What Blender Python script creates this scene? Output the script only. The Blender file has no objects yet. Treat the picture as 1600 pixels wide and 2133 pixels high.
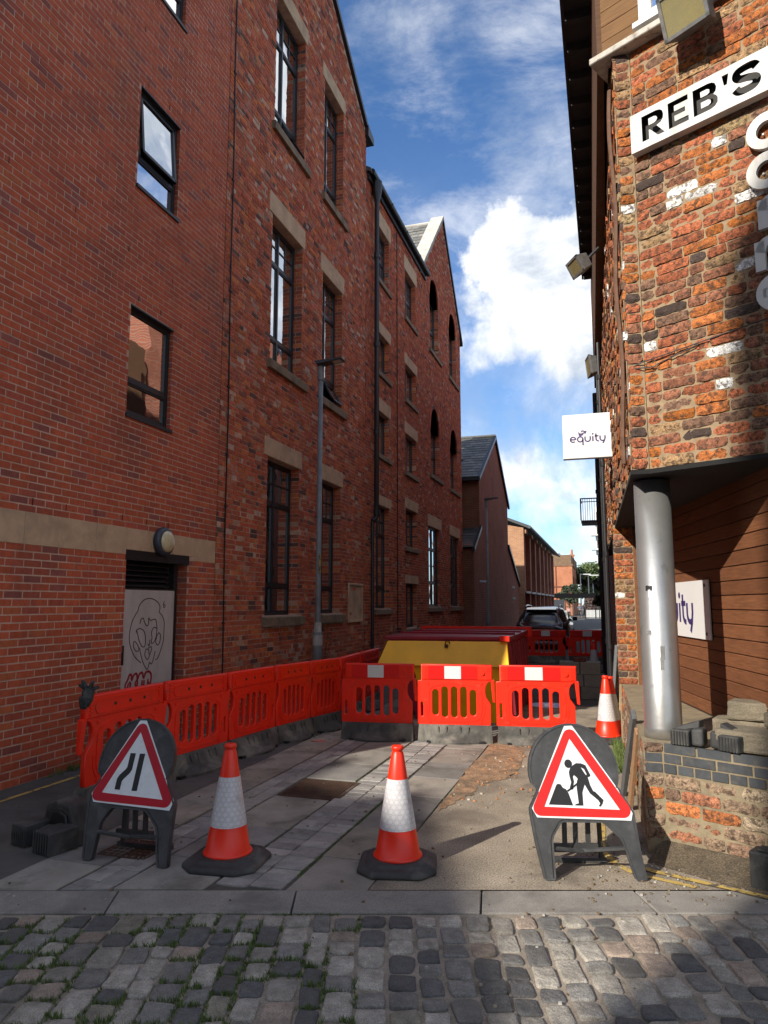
import bpy, bmesh, math, random
import numpy as np
from mathutils import Matrix, Vector
R = math.radians
sc = bpy.context.scene
col = sc.collection

# ------------------------------------------------------------------ camera
H_CAM, PITCH, YAW = 1.68, R(7.34), R(17.32)
cam_d = bpy.data.cameras.new('camera'); cam = bpy.data.objects.new('camera', cam_d); col.objects.link(cam)
cam_d.sensor_fit = 'VERTICAL'; cam_d.sensor_height = 36.0; cam_d.lens = 36.0*1479/2133
cam_d.clip_start = .05; cam_d.clip_end = 3000
cam.location = (0, 0, H_CAM); cam.rotation_euler = (math.pi/2+PITCH, 0, YAW)
sc.camera = cam
sc.render.resolution_x, sc.render.resolution_y = 768, 1024

# ------------------------------------------------------------------ sun, sky, exposure
SUN_AZ, SUN_EL = R(28.6), R(30)      # light travels towards this azimuth (from +Y towards +X)
sun_d = bpy.data.lights.new('sun', 'SUN'); sun = bpy.data.objects.new('sun', sun_d); col.objects.link(sun)
sun_d.energy = 3.5; sun_d.angle = R(.55); sun_d.color = (1, .93, .82)
LDIR = Vector((math.sin(SUN_AZ)*math.cos(SUN_EL), math.cos(SUN_AZ)*math.cos(SUN_EL), -math.sin(SUN_EL)))
sun.rotation_euler = LDIR.to_track_quat('-Z', 'Y').to_euler(); sun.location = (-20, -40, 30)
sc.view_settings.view_transform = 'Standard'; sc.view_settings.look = 'None'
sc.view_settings.exposure = 1.1; sc.view_settings.gamma = 1.0

wd = bpy.data.worlds.new('World'); sc.world = wd; wd.use_nodes = True
nt = wd.node_tree; nt.nodes.clear()
def N(t, ty, **kw):
    n = t.nodes.new(ty)
    for k, v in kw.items():
        if k.startswith('i_'):
            n.inputs[k[2:].replace('_', ' ')].default_value = v
        else: setattr(n, k, v)
    return n
def mth(t, op, a, b=None, c=None, clamp=False):
    n = t.nodes.new('ShaderNodeMath'); n.operation = op; n.use_clamp = clamp
    for i, x in enumerate((a, b, c)):
        if x is None: continue
        if isinstance(x, (int, float)): n.inputs[i].default_value = x
        else: t.links.new(x, n.inputs[i])
    return n.outputs[0]
def vmth(t, op, a, b=None):
    n = t.nodes.new('ShaderNodeVectorMath'); n.operation = op
    for i, x in enumerate((a, b)):
        if x is None: continue
        if isinstance(x, (tuple, list)): n.inputs[i].default_value = x
        else: t.links.new(x, n.inputs[i])
    return n.outputs['Value'] if op in ('DOT_PRODUCT', 'LENGTH') else n.outputs[0]
def mixc(t, f, a, b, blend='MIX'):
    n = t.nodes.new('ShaderNodeMix'); n.data_type = 'RGBA'; n.blend_type = blend
    for k, x in ((0, f), (6, a), (7, b)):
        if isinstance(x, (int, float)): n.inputs[k].default_value = x
        elif isinstance(x, (tuple, list)): n.inputs[k].default_value = (*x[:3], 1)
        else: t.links.new(x, n.inputs[k])
    return n.outputs[2]
def sstep(t, x, lo, hi):
    n = t.nodes.new('ShaderNodeMapRange'); n.interpolation_type = 'SMOOTHSTEP'
    t.links.new(x, n.inputs[0]); n.inputs[1].default_value = lo; n.inputs[2].default_value = hi
    return n.outputs[0]
def noise(t, vec, scale, detail=6, rough=.55, dist=0, w=None):
    n = t.nodes.new('ShaderNodeTexNoise')
    t.links.new(vec, n.inputs['Vector'])
    n.inputs['Scale'].default_value = scale; n.inputs['Detail'].default_value = detail
    n.inputs['Roughness'].default_value = rough; n.inputs['Distortion'].default_value = dist
    return n.outputs[0]

sky = N(nt, 'ShaderNodeTexSky', sky_type='NISHITA', sun_disc=False)
sky.sun_elevation = SUN_EL; sky.sun_rotation = SUN_AZ + math.pi
sky.air_density = 1.0; sky.dust_density = .4; sky.ozone_density = 2.5
tc = N(nt, 'ShaderNodeTexCoord')
dirv = tc.outputs['Generated']
sep = N(nt, 'ShaderNodeSeparateXYZ'); nt.links.new(dirv, sep.inputs[0])
zc = mth(nt, 'MAXIMUM', sep.outputs[2], .02)
inv = mth(nt, 'DIVIDE', 1.0, mth(nt, 'ADD', zc, .22))
scl = N(nt, 'ShaderNodeVectorMath', operation='SCALE'); nt.links.new(dirv, scl.inputs[0]); nt.links.new(inv, scl.inputs[3])
plan = scl.outputs[0]
def pixdir(u, v):
    f = 1479.
    x, y, z = (u-800)/f, -(v-1066.5)/f, -1
    d = cam.rotation_euler.to_matrix() @ Vector((x, y, z)); return d.normalized()
warp = noise(nt, dirv, 3.2, 9, .62)
warp2 = noise(nt, dirv, 9.0, 8, .6)
def blob(u, v, rad, soft, amp=.16):
    d = pixdir(u, v)
    dp = vmth(nt, 'DOT_PRODUCT', vmth(nt, 'NORMALIZE', dirv), tuple(d))
    ang = mth(nt, 'ARCCOSINE', mth(nt, 'MINIMUM', dp, 1.0))
    ang = mth(nt, 'SUBTRACT', ang, mth(nt, 'MULTIPLY', mth(nt, 'SUBTRACT', warp, .5), amp*2.6))
    ang = mth(nt, 'SUBTRACT', ang, mth(nt, 'MULTIPLY', mth(nt, 'SUBTRACT', warp2, .5), amp*.9))
    return mth(nt, 'SUBTRACT', 1.0, sstep(nt, ang, rad-soft, rad+soft))
cum = None
for a in [(1130, 575, .070, .02), (1080, 700, .066, .04), (1185, 740, .075, .05), (1010, 655, .022, .03), (1175, 640, .085, .03),
          (1090, 960, .045, .05), (1180, 1010, .05, .06), (1010, 760, .03, .04)]:
    b = blob(*a); cum = b if cum is None else mth(nt, 'MAXIMUM', cum, b)
field_n = noise(nt, dirv, 2.1, 10, .58, .25)
field = sstep(nt, field_n, .46, .56)                                     # scattered cumulus over the whole sky
def clear(u, v, rad, soft):
    dp = vmth(nt, 'DOT_PRODUCT', vmth(nt, 'NORMALIZE', dirv), tuple(pixdir(u, v)))
    return sstep(nt, mth(nt, 'ARCCOSINE', mth(nt, 'MINIMUM', dp, 1.0)), rad-soft, rad+soft)
field = mth(nt, 'MULTIPLY', field, clear(880, 180, .42, .14))            # the open blue gap over the alley
stv = vmth(nt, 'MULTIPLY', dirv, (1.0, 1.6, 2.6))
wisp_n = noise(nt, stv, 3.4, 11, .66, .35)
wisp = mth(nt, 'MULTIPLY', sstep(nt, wisp_n, .43, .74), .55)
low = mth(nt, 'SUBTRACT', 1.0, sstep(nt, sep.outputs[2], .08, .60))      # hazier and cloudier towards the horizon
hz_n = noise(nt, dirv, 4.5, 9, .6, .3)
lowc = mth(nt, 'MULTIPLY', mth(nt, 'MULTIPLY', low, sstep(nt, hz_n, .34, .64)), .8)
cl = mth(nt, 'MAXIMUM', mth(nt, 'MAXIMUM', cum, wisp), mth(nt, 'MAXIMUM', lowc, field))
shade = sstep(nt, noise(nt, dirv, 6.5, 10, .62, .35), .36, .64)
ccol = mixc(nt, shade, (3.9, 4.5, 5.4), (9.4, 9.4, 9.3))
skyc = mixc(nt, 1.0, sky.outputs[0], (.72, 1.0, 1.28), 'MULTIPLY')
fin = mixc(nt, cl, skyc, ccol)
bg = N(nt, 'ShaderNodeBackground'); nt.links.new(fin, bg.inputs[0]); bg.inputs[1].default_value = .068
out = N(nt, 'ShaderNodeOutputWorld'); nt.links.new(bg.outputs[0], out.inputs[0])

cy = sc.cycles
cy.use_denoising = True; cy.max_bounces = 7; cy.diffuse_bounces = 4; cy.glossy_bounces = 3
cy.transparent_max_bounces = 10; cy.transmission_bounces = 3; cy.sample_clamp_indirect = 6; cy.blur_glossy = .5

# ------------------------------------------------------------------ building helpers
WM = {}
def link(o, parent=None):
    col.objects.link(o)
    if parent is not None:
        o.parent = parent
        o.matrix_parent_inverse = WM.get(parent.name, Matrix()).inverted() if parent.name in WM else Matrix()
    return o
def tag(o, label=None, cat=None, group=None, kind=None):
    if label: o['label'] = label
    if cat: o['category'] = cat
    if group: o['group'] = group
    if kind: o['kind'] = kind
    return o
def thing(name, label, cat, loc=(0, 0, 0), rz=0, group=None, world=False):
    """an Empty at a thing's base; world=True: its parts are given in world coordinates"""
    e = bpy.data.objects.new(name, None); e.empty_display_size = .2
    e.location = loc; e.rotation_euler = (0, 0, rz); col.objects.link(e)
    if world: WM[e.name] = Matrix.Translation(loc) @ Matrix.Rotation(rz, 4, 'Z')
    return tag(e, label, cat, group)
def copy_tree(o, parent=None):
    c = o.copy(); col.objects.link(c)
    if parent is not None:
        c.parent = parent; c.matrix_parent_inverse = o.matrix_parent_inverse.copy()
    for ch in list(o.children): copy_tree(ch, c)
    return c

class MB:
    """collects faces; build() links them as one mesh object"""
    def __init__(s): s.v, s.f, s.c, s.m = [], [], [], []
    def add(s, vs, fs, c=None, mi=0):
        b = len(s.v); s.v.extend([tuple(x) for x in vs])
        for f in fs: s.f.append(tuple(b+i for i in f)); s.c.append(c); s.m.append(mi)
        return s
    def box(s, x0, x1, y0, y1, z0, z1, c=None, mi=0):
        return s.add([(x0,y0,z0),(x1,y0,z0),(x1,y1,z0),(x0,y1,z0),(x0,y0,z1),(x1,y0,z1),(x1,y1,z1),(x0,y1,z1)],
                     [(0,3,2,1),(4,5,6,7),(0,1,5,4),(1,2,6,5),(2,3,7,6),(3,0,4,7)], c, mi)
    def hexa(s, p, c=None, mi=0):      # 8 points, bottom 4 then top 4
        return s.add(p, [(0,3,2,1),(4,5,6,7),(0,1,5,4),(1,2,6,5),(2,3,7,6),(3,0,4,7)], c, mi)
    def quad(s, a, b, c_, d, c=None, mi=0): return s.add([a,b,c_,d], [(0,1,2,3)], c, mi)
    def prism(s, poly, lo, hi, f, c=None, mi=0):   # 2D polygon extruded; f(x,y,t)->3D
        n = len(poly)
        return s.add([f(x,y,lo) for x,y in poly]+[f(x,y,hi) for x,y in poly],
                     [tuple(range(n-1,-1,-1)), tuple(range(n,2*n))]+[(i,(i+1)%n,n+(i+1)%n,n+i) for i in range(n)], c, mi)
    def lathe(s, prof, n=24, cx=0, cy=0, c=None, mi=0, caps=True, ang=0):
        b = []; k = len(prof)
        for r, z in prof:
            for i in range(n):
                a = ang+2*math.pi*i/n; b.append((cx+r*math.cos(a), cy+r*math.sin(a), z))
        fs = [(j*n+i, j*n+(i+1)%n, (j+1)*n+(i+1)%n, (j+1)*n+i) for j in range(k-1) for i in range(n)]
        if caps: fs += [tuple(range(n-1,-1,-1)), tuple((k-1)*n+i for i in range(n))]
        return s.add(b, fs, c, mi)
    def tube(s, pts, r, n=8, c=None, mi=0):
        pts = [Vector(p) for p in pts]; rs = r if isinstance(r, (list, tuple)) else [r]*len(pts)
        vs = []; k = len(pts); prev = None
        for i, p in enumerate(pts):
            d = (pts[min(i+1,k-1)]-pts[max(i-1,0)]).normalized()
            a = prev if prev is not None else (Vector((0,0,1)) if abs(d.z) < .9 else Vector((1,0,0)))
            x = (a-d*a.dot(d)).normalized(); prev = x; y = d.cross(x)
            for q in range(n):
                t = 2*math.pi*q/n; vs.append(p+(x*math.cos(t)+y*math.sin(t))*rs[i])
        fs = [(j*n+i, j*n+(i+1)%n, (j+1)*n+(i+1)%n, (j+1)*n+i) for j in range(k-1) for i in range(n)]
        fs += [tuple(range(n-1,-1,-1)), tuple((k-1)*n+i for i in range(n))]
        return s.add(vs, fs, c, mi)
    def mesh(s, name, mat, smooth=False):
        me = bpy.data.meshes.new(name); me.from_pydata(s.v, [], s.f)
        mats = mat if isinstance(mat, (list, tuple)) else [mat]
        for m in mats: me.materials.append(m)
        if len(mats) > 1: me.polygons.foreach_set('material_index', s.m)
        if any(c is not None for c in s.c):
            at = me.attributes.new('bc', 'FLOAT_COLOR', 'FACE')
            flat = []
            for c in s.c: flat.extend((*(c or (1,1,1)), 1.0))
            at.data.foreach_set('color', flat)
        if smooth: me.polygons.foreach_set('use_smooth', [True]*len(s.f))
        me.update(); return me
    def build(s, name, mat, parent=None, smooth=False, kind=None):
        o = bpy.data.objects.new(name, s.mesh(name, mat, smooth)); link(o, parent)
        if kind: o['kind'] = kind
        return o
def fixn(o):
    bm = bmesh.new(); bm.from_mesh(o.data); bmesh.ops.recalc_face_normals(bm, faces=bm.faces); bm.to_mesh(o.data); bm.free(); return o
def bevel(o, w=.004, seg=2, ang=40):
    m = o.modifiers.new('bevel', 'BEVEL'); m.width = w; m.segments = seg; m.limit_method = 'ANGLE'; m.angle_limit = R(ang); return o
def roughen(o, amt=.012, size=.12, lev=3):
    m = o.modifiers.new('sub', 'SUBSURF'); m.subdivision_type = 'SIMPLE'; m.levels = m.render_levels = lev
    tx = bpy.data.textures.get('clouds%g' % size) or bpy.data.textures.new('clouds%g' % size, 'CLOUDS'); tx.noise_scale = size; tx.noise_depth = 3
    d = o.modifiers.new('disp', 'DISPLACE'); d.texture = tx; d.strength = amt; d.mid_level = .5; d.texture_coords = 'GLOBAL'; return o
def plate(loops, th, bev=0.0, res=1):
    """2D outline with holes -> mesh in local XY, thickness along Z (0..th)"""
    cu = bpy.data.curves.new('tmp', 'CURVE'); cu.dimensions = '2D'; cu.fill_mode = 'BOTH'
    cu.extrude = max(th/2-bev, 0); cu.bevel_depth = bev; cu.bevel_resolution = res; cu.offset = -bev
    for lp in loops:
        sp = cu.splines.new('POLY'); sp.points.add(len(lp)-1)
        for p, (x, y) in zip(sp.points, lp): p.co = (x, y, 0, 1)
        sp.use_cyclic_u = True
    ob = bpy.data.objects.new('tmp', cu); col.objects.link(ob)
    dg = bpy.context.evaluated_depsgraph_get(); dg.update()
    me = bpy.data.meshes.new_from_object(ob.evaluated_get(dg)); me.materials.clear()
    bpy.data.objects.remove(ob); bpy.data.curves.remove(cu)
    me.transform(Matrix.Translation((0, 0, th/2))); return me
def mo(name, me, mat, parent=None, mx=None):
    if mx is not None: me.transform(mx)
    me.name = name
    me.materials.clear(); me.materials.append(mat)
    o = bpy.data.objects.new(name, me); return link(o, parent)
def rrect(x0, x1, y0, y1, r, n=4):
    out = []
    for cx, cy, a0 in ((x1-r,y0+r,-90),(x1-r,y1-r,0),(x0+r,y1-r,90),(x0+r,y0+r,180)):
        for i in range(n+1):
            a = R(a0+90*i/n); out.append((cx+r*math.cos(a), cy+r*math.sin(a)))
    return out
def circ(cx, cy, r, n=24): return [(cx+r*math.cos(2*math.pi*i/n), cy+r*math.sin(2*math.pi*i/n)) for i in range(n)]
def stroke(pts, w, close=False):
    """flat ribbon outline round a polyline"""
    P = [Vector(p) for p in pts]; n = len(P); L, Rr = [], []
    for i, p in enumerate(P):
        a = P[i-1] if (i > 0 or close) else p; b = P[(i+1) % n] if (i < n-1 or close) else p
        d = (b-a); d = d.normalized() if d.length > 1e-9 else Vector((1, 0)); nn = Vector((-d.y, d.x))*w/2
        L.append(tuple(p+nn)); Rr.append(tuple(p-nn))
    return [L, Rr[::-1]] if close else [L+Rr[::-1]]
def ribbon(mb, pts, w, f, c=None, th=.002):
    """raised ribbon made of quads, f(x,y,t)->3D"""
    P = [Vector(p) for p in pts]; n = len(P); L = []
    for i, p in enumerate(P):
        d = P[min(i+1,n-1)]-P[max(i-1,0)]; d = d.normalized() if d.length > 1e-9 else Vector((1,0)); nn = Vector((-d.y,d.x))*w/2
        L.append((p+nn, p-nn))
    vs = []; fs = []
    for a, b in L: vs += [f(a.x,a.y,0), f(b.x,b.y,0), f(a.x,a.y,th), f(b.x,b.y,th)]
    for i in range(n-1):
        k = 4*i; fs += [(k+2,k+3,k+7,k+6),(k,k+2,k+6,k+4),(k+1,k+5,k+7,k+3)]
    fs += [(0,1,3,2),(4*n-4,4*n-2,4*n-1,4*n-3)]
    mb.add(vs, fs, c)
def smoothpts(pts, k=3, close=False):
    P = [Vector(p) for p in pts]; out = []; n = len(P)
    rng = range(n) if close else range(n-1)
    for i in rng:
        p0 = P[i-1] if (i > 0 or close) else P[i]; p1 = P[i]; p2 = P[(i+1) % n]; p3 = P[(i+2) % n] if (i+2 < n or close) else p2
        for j in range(k):
            t = j/k; out.append(tuple(.5*((2*p1)+(p2-p0)*t+(2*p0-5*p1+4*p2-p3)*t*t+(3*p1-p0-3*p2+p3)*t**3)))
    if not close: out.append(tuple(P[-1]))
    return out

# ------------------------------------------------------------------ materials
MATS = {}
def mat(name, base, rough=.75, var=.25, vscale=6, bump=.0, bscale=60, metal=0, spec=.5, attr=False, dirt=None, dscale=1.2, damt=.5, grain=0, gscale=200,
        emit=None, coat=0, stretch=None, dist=.004, dlo=.48, dhi=.68):
    if name in MATS: return MATS[name]
    m = bpy.data.materials.new(name); m.use_nodes = True; t = m.node_tree
    bs = t.nodes['Principled BSDF']; geo = N(t, 'ShaderNodeNewGeometry'); pos = geo.outputs['Position']
    if stretch:
        pos = vmth(t, 'MULTIPLY', pos, stretch)
    if attr:
        a = N(t, 'ShaderNodeAttribute', attribute_name='bc'); c0 = a.outputs['Color']
        if base: c0 = mixc(t, 1.0, c0, base, 'MULTIPLY')
    else:
        rgb = N(t, 'ShaderNodeRGB'); rgb.outputs[0].default_value = (*base, 1); c0 = rgb.outputs[0]
    n1 = noise(t, pos, vscale, 8, .62)
    lo, hi = 1-var, 1+var
    fac = N(t, 'ShaderNodeMapRange'); t.links.new(n1, fac.inputs[0])
    fac.inputs[1].default_value = .3; fac.inputs[2].default_value = .7; fac.inputs[3].default_value = lo; fac.inputs[4].default_value = hi
    sc_ = N(t, 'ShaderNodeVectorMath', operation='SCALE'); t.links.new(c0, sc_.inputs[0]); t.links.new(fac.outputs[0], sc_.inputs[3])
    c = sc_.outputs[0]
    if grain:
        n3 = noise(t, pos, gscale, 2, .5)
        g = N(t, 'ShaderNodeMapRange'); t.links.new(n3, g.inputs[0]); g.inputs[1].default_value = .35; g.inputs[2].default_value = .65
        g.inputs[3].default_value = 1-grain; g.inputs[4].default_value = 1+grain
        s2 = N(t, 'ShaderNodeVectorMath', operation='SCALE'); t.links.new(c, s2.inputs[0]); t.links.new(g.outputs[0], s2.inputs[3]); c = s2.outputs[0]
    if dirt:
        n2 = noise(t, pos, dscale, 9, .65, .3)
        f = mth(t, 'MULTIPLY', sstep(t, n2, dlo, dhi), damt); c = mixc(t, f, c, dirt)
    t.links.new(c, bs.inputs['Base Color'])
    bs.inputs['Roughness'].default_value = rough; bs.inputs['Metallic'].default_value = metal
    bs.inputs['Specular IOR Level'].default_value = spec
    if coat: bs.inputs['Coat Weight'].default_value = coat; bs.inputs['Coat Roughness'].default_value = .08
    if bump:
        nb = noise(t, pos, bscale, 6, .6); b = N(t, 'ShaderNodeBump'); b.inputs['Strength'].default_value = bump; b.inputs['Distance'].default_value = dist
        t.links.new(nb, b.inputs['Height']); t.links.new(b.outputs[0], bs.inputs['Normal'])
    MATS[name] = m; return m
def glass_mat(name, tint=(.02,.024,.026), rough=.02, see=.75, refl=1.0, wob=.25):
    if name in MATS: return MATS[name]
    m = bpy.data.materials.new(name); m.use_nodes = True; t = m.node_tree; t.nodes.clear()
    fr = N(t, 'ShaderNodeFresnel'); fr.inputs[0].default_value = 1.52
    geo = N(t, 'ShaderNodeNewGeometry'); nb = noise(t, geo.outputs['Position'], 1.6, 2, .5)
    b = N(t, 'ShaderNodeBump'); b.inputs['Strength'].default_value = wob; b.inputs['Distance'].default_value = .02; t.links.new(nb, b.inputs['Height'])
    gl = N(t, 'ShaderNodeBsdfGlossy'); gl.inputs['Roughness'].default_value = rough; t.links.new(b.outputs[0], gl.inputs['Normal'])
    tr = N(t, 'ShaderNodeBsdfTransparent'); tr.inputs[0].default_value = (see, see*1.02, see, 1)
    df = N(t, 'ShaderNodeBsdfDiffuse'); df.inputs[0].default_value = (*tint, 1)
    m1 = N(t, 'ShaderNodeMixShader'); m1.inputs[0].default_value = .3; t.links.new(tr.outputs[0], m1.inputs[1]); t.links.new(df.outputs[0], m1.inputs[2])
    m2 = N(t, 'ShaderNodeMixShader'); f = mth(t, 'ADD', mth(t, 'MULTIPLY', fr.outputs[0], 1.15*refl), .03*refl, clamp=True); t.links.new(f, m2.inputs[0])
    t.links.new(m1.outputs[0], m2.inputs[1]); t.links.new(gl.outputs[0], m2.inputs[2])
    o = N(t, 'ShaderNodeOutputMaterial'); t.links.new(m2.outputs[0], o.inputs[0]); MATS[name] = m; return m

m_brick = mat('brick', None, .86, .2, 25, .5, 90, attr=True, dirt=(.12,.06,.05), dscale=1.3, damt=.42, spec=.3, grain=.1, stretch=(1,1,.55))
m_brick_old = mat('brick_old', None, .9, .3, 22, .8, 70, attr=True, dirt=(.44,.30,.23), dscale=2.6, damt=.5, spec=.25, dlo=.54, dhi=.72, grain=.12)
m_brick_rough = mat('brick_rough', None, .92, .38, 28, 1.0, 75, attr=True, dirt=(.05,.034,.026), dscale=30, damt=.8, spec=.2, grain=.28, gscale=160, dist=.012, dlo=.47, dhi=.60)
m_mortar = mat('mortar', (.54,.37,.28), .95, .18, 9, .5, 120, dirt=(.22,.13,.10), dscale=1.5, damt=.4)
m_mortar_old = mat('mortar_old', (.48,.33,.25), .95, .25, 9, .5, 100, dirt=(.22,.14,.11), dscale=2, damt=.55)
m_mortar_sand = mat('mortar_sand', (.26,.185,.11), .95, .2, 20, .8, 150)
m_stone = mat('sandstone', (.50,.35,.22), .88, .16, 4, .3, 110, dirt=(.27,.19,.125), dscale=2.2, damt=.5, grain=.05)
m_stone_sill = mat('sill_stone', (.22,.16,.105), .9, .2, 5, .3, 90, dirt=(.06,.055,.03), dscale=3, damt=.6)
m_frame = mat('window_frame', (.022,.024,.028), .42, .15, 20)
m_dark = mat('interior_dark', (.012,.012,.013), .9, .2)
m_blind = mat('blind', (.45,.45,.42), .6, .1)
m_glass = glass_mat('glass')
m_black = mat('black_paint', (.012,.012,.014), .45, .2, 10)
m_iron = mat('black_iron', (.014,.015,.018), .4, .25, 12, .2, 60)
m_slate = mat('slate', None, .62, .25, 30, .4, 40, attr=True)
m_soil = mat('tarmac_ground', (.07,.067,.064), .92, .3, 3, .8, 220, grain=.35, gscale=260, dirt=(.12,.108,.09), dscale=1.6, damt=.5)
# ------------------------------------------------------------------ walls of bricks
CM = (Matrix.Translation(cam.location) @ cam.rotation_euler.to_matrix().to_4x4()).inverted()
def pix(p):
    q = CM @ Vector(p)
    if q.z > -.1: return None
    return (800+1479*q.x/-q.z, 1066.5-1479*q.y/-q.z, -q.z)
class Fr:
    def __init__(s, O, U):
        s.O = Vector(O); s.U = Vector(U).normalized(); s.N = Vector((s.U.y, -s.U.x))
    def p(s, u, v, d=0):
        q = s.O+s.U*u+s.N*d; return (q.x, q.y, v)
def layout(u0, u1, v0, v1, holes, rng, top=None, bond='stretcher', L=.225, C=.075, j=.010, v_off=0):
    out = []; k = 0; v = v0
    while v < v1-.03:
        va, vb = v+j/2, min(v+C-j/2, v1); vm = (va+vb)/2
        hd = (bond == 'garden' and k % 4 == 3)
        x = u0-rng.random()*.02-((k % 2)*L/2 if not hd else (L/4))
        while x < u1:
            l = L/2 if hd else (L if bond == 'stretcher' else (L if rng.random() < .86 else L/2))
            if bond == 'rough': l = L*rng.uniform(.92, 1.05) if rng.random() < .72 else L*rng.uniform(.45, .58)
            a, b = max(x+j/2, u0), min(x+l-j/2, u1); x += l
            segs = [(a, b)]
            for h in holes:
                if h[2] < vm < h[3]:
                    ns = []
                    for s, e in segs:
                        if e <= h[0] or s >= h[1]: ns.append((s, e)); continue
                        if s < h[0]: ns.append((s, h[0]))
                        if e > h[1]: ns.append((h[1], e))
                    segs = ns
            for s, e in segs:
                if e-s < .03: continue
                if top and vb > min(top(s), top(e)): continue
                out.append((s, e, va, vb))
        v += C; k += 1
    return out
def pick_near(fr, rects, n):
    """indices of the n bricks that show largest in the photograph"""
    sco = []
    for i, (a, b, c, d) in enumerate(rects):
        p = pix(fr.p((a+b)/2, (c+d)/2)); s = 0
        if p and -10 < p[0] < 1610 and -10 < p[1] < 2140:
            q, r = pix(fr.p(a, c)), pix(fr.p(b, d)); s = abs(q[0]-r[0])*abs(q[1]-r[1]) if q and r else 0
        sco.append(s)
    return set(sorted(range(len(rects)), key=lambda i: -sco[i])[:n])
def brick_geo(mb, fr, r, colr, rng, proud=.002, db=-.02):
    a, b, c, d = r; f = rng.uniform(-proud, proud); i = .0022
    t1, t2 = rng.uniform(-.0012, .0012), rng.uniform(-.0012, .0012)
    P = fr.p
    mb.add([P(a,c,db),P(b,c,db),P(b,d,db),P(a,d,db),P(a+i,c+i,f+t1),P(b-i,c+i,f+t2),P(b-i,d-i,f+t2),P(a+i,d-i,f+t1)],
           [(4,5,6,7),(0,1,5,4),(1,2,6,5),(2,3,7,6),(3,0,4,7)], colr)
def rough_geo(mb, fr, r, colr, rng, proud=.006, db=-.02, nx=8, ny=3, wob=.004):
    """weathered brick: uneven face, chipped arrises"""
    a, b, c, d = r; f = rng.uniform(-proud*.6, proud); vs = []
    nx = max(4, int(nx*(b-a)/.2)); tw, tv = rng.uniform(-.004,.004), rng.uniform(-.003,.003)
    chip = [rng.random() < .3 for _ in range(4)]
    for jy in range(ny+1):
        for ix in range(nx+1):
            s, t = ix/nx, jy/ny
            u = a+(b-a)*s; v = c+(d-c)*t+tv*(s-.5); dd = f+tw*(s-.5)+rng.uniform(-.0032, .0032)
            if 0 < ix < nx: u += rng.uniform(-.2,.2)*(b-a)/nx
            if jy in (0, ny): v += rng.uniform(-wob, wob)*.8; dd -= .003+rng.random()*.003
            if ix in (0, nx): u += rng.uniform(-wob, wob); dd -= .003+rng.random()*.003
            if jy in (0, ny) and ix in (0, nx):
                q = 1.0 if chip[(jy > 0)*2+(ix > 0)] else .35
                u += (.010 if ix == 0 else -.010)*q*rng.random(); v += (.009 if jy == 0 else -.009)*q*rng.random()
            vs.append(fr.p(u, v, dd))
    n = nx+1; fs = [(y*n+x, y*n+x+1, (y+1)*n+x+1, (y+1)*n+x) for y in range(ny) for x in range(nx)]
    m = len(vs); ring = [x for x in range(nx+1)]+[y*n+nx for y in range(1, ny+1)]+[ny*n+x for x in range(nx-1, -1, -1)]+[y*n for y in range(ny-1, 0, -1)]
    for k in ring:
        x, y = k % n, k//n; vs.append(fr.p(a+(b-a)*x/nx, c+(d-c)*y/ny, db))
    q = len(ring); fs += [(ring[i], m+i, m+(i+1) % q, ring[(i+1) % q]) for i in range(q)]
    mb.add(vs, fs, colr)
def lay_bricks(parent, fr, rects, pal, mt, rng, parts=300, geo=brick_geo, rest='brickwork', name='brick', **kw):
    near = pick_near(fr, rects, parts) if parts else set()
    mb = MB(); n = 0
    for i, r in enumerate(rects):
        c = pal(rng, (r[0]+r[1])/2, (r[2]+r[3])/2)
        if i in near:
            one = MB(); geo(one, fr, r, c, rng, **kw); one.build(name, mt, parent)
        else: geo(mb, fr, r, c, rng, **kw); n += 1
    if n: mb.build(rest, mt, parent, kind='stuff')
def backing(mb, fr, u0, u1, v0, holes, top, d, cuts=()):
    us = sorted({u0, u1, *[h[0] for h in holes], *[h[1] for h in holes], *cuts}); us = [u for u in us if u0 <= u <= u1]
    for a, b in zip(us, us[1:]):
        if b-a < 1e-5: continue
        m = (a+b)/2; hs = sorted([(h[2], h[3]) for h in holes if h[0] < m < h[1]]); v = v0
        for lo, hi in hs:
            if lo > v: mb.quad(fr.p(a,v,d), fr.p(b,v,d), fr.p(b,lo,d), fr.p(a,lo,d))
            v = max(v, hi)
        mb.quad(fr.p(a,v,d), fr.p(b,v,d), fr.p(b,max(top(b),v),d), fr.p(a,max(top(a),v),d))
def reveal(mb, fr, h, d0, d1):
    a, b, c, d = h; P = fr.p
    mb.quad(P(a,c,d0),P(a,d,d0),P(a,d,d1),P(a,c,d1)); mb.quad(P(b,c,d0),P(b,d,d0),P(b,d,d1),P(b,c,d1))
    mb.quad(P(a,c,d0),P(b,c,d0),P(b,c,d1),P(a,c,d1)); mb.quad(P(a,d,d0),P(b,d,d0),P(b,d,d1),P(a,d,d1))
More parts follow.
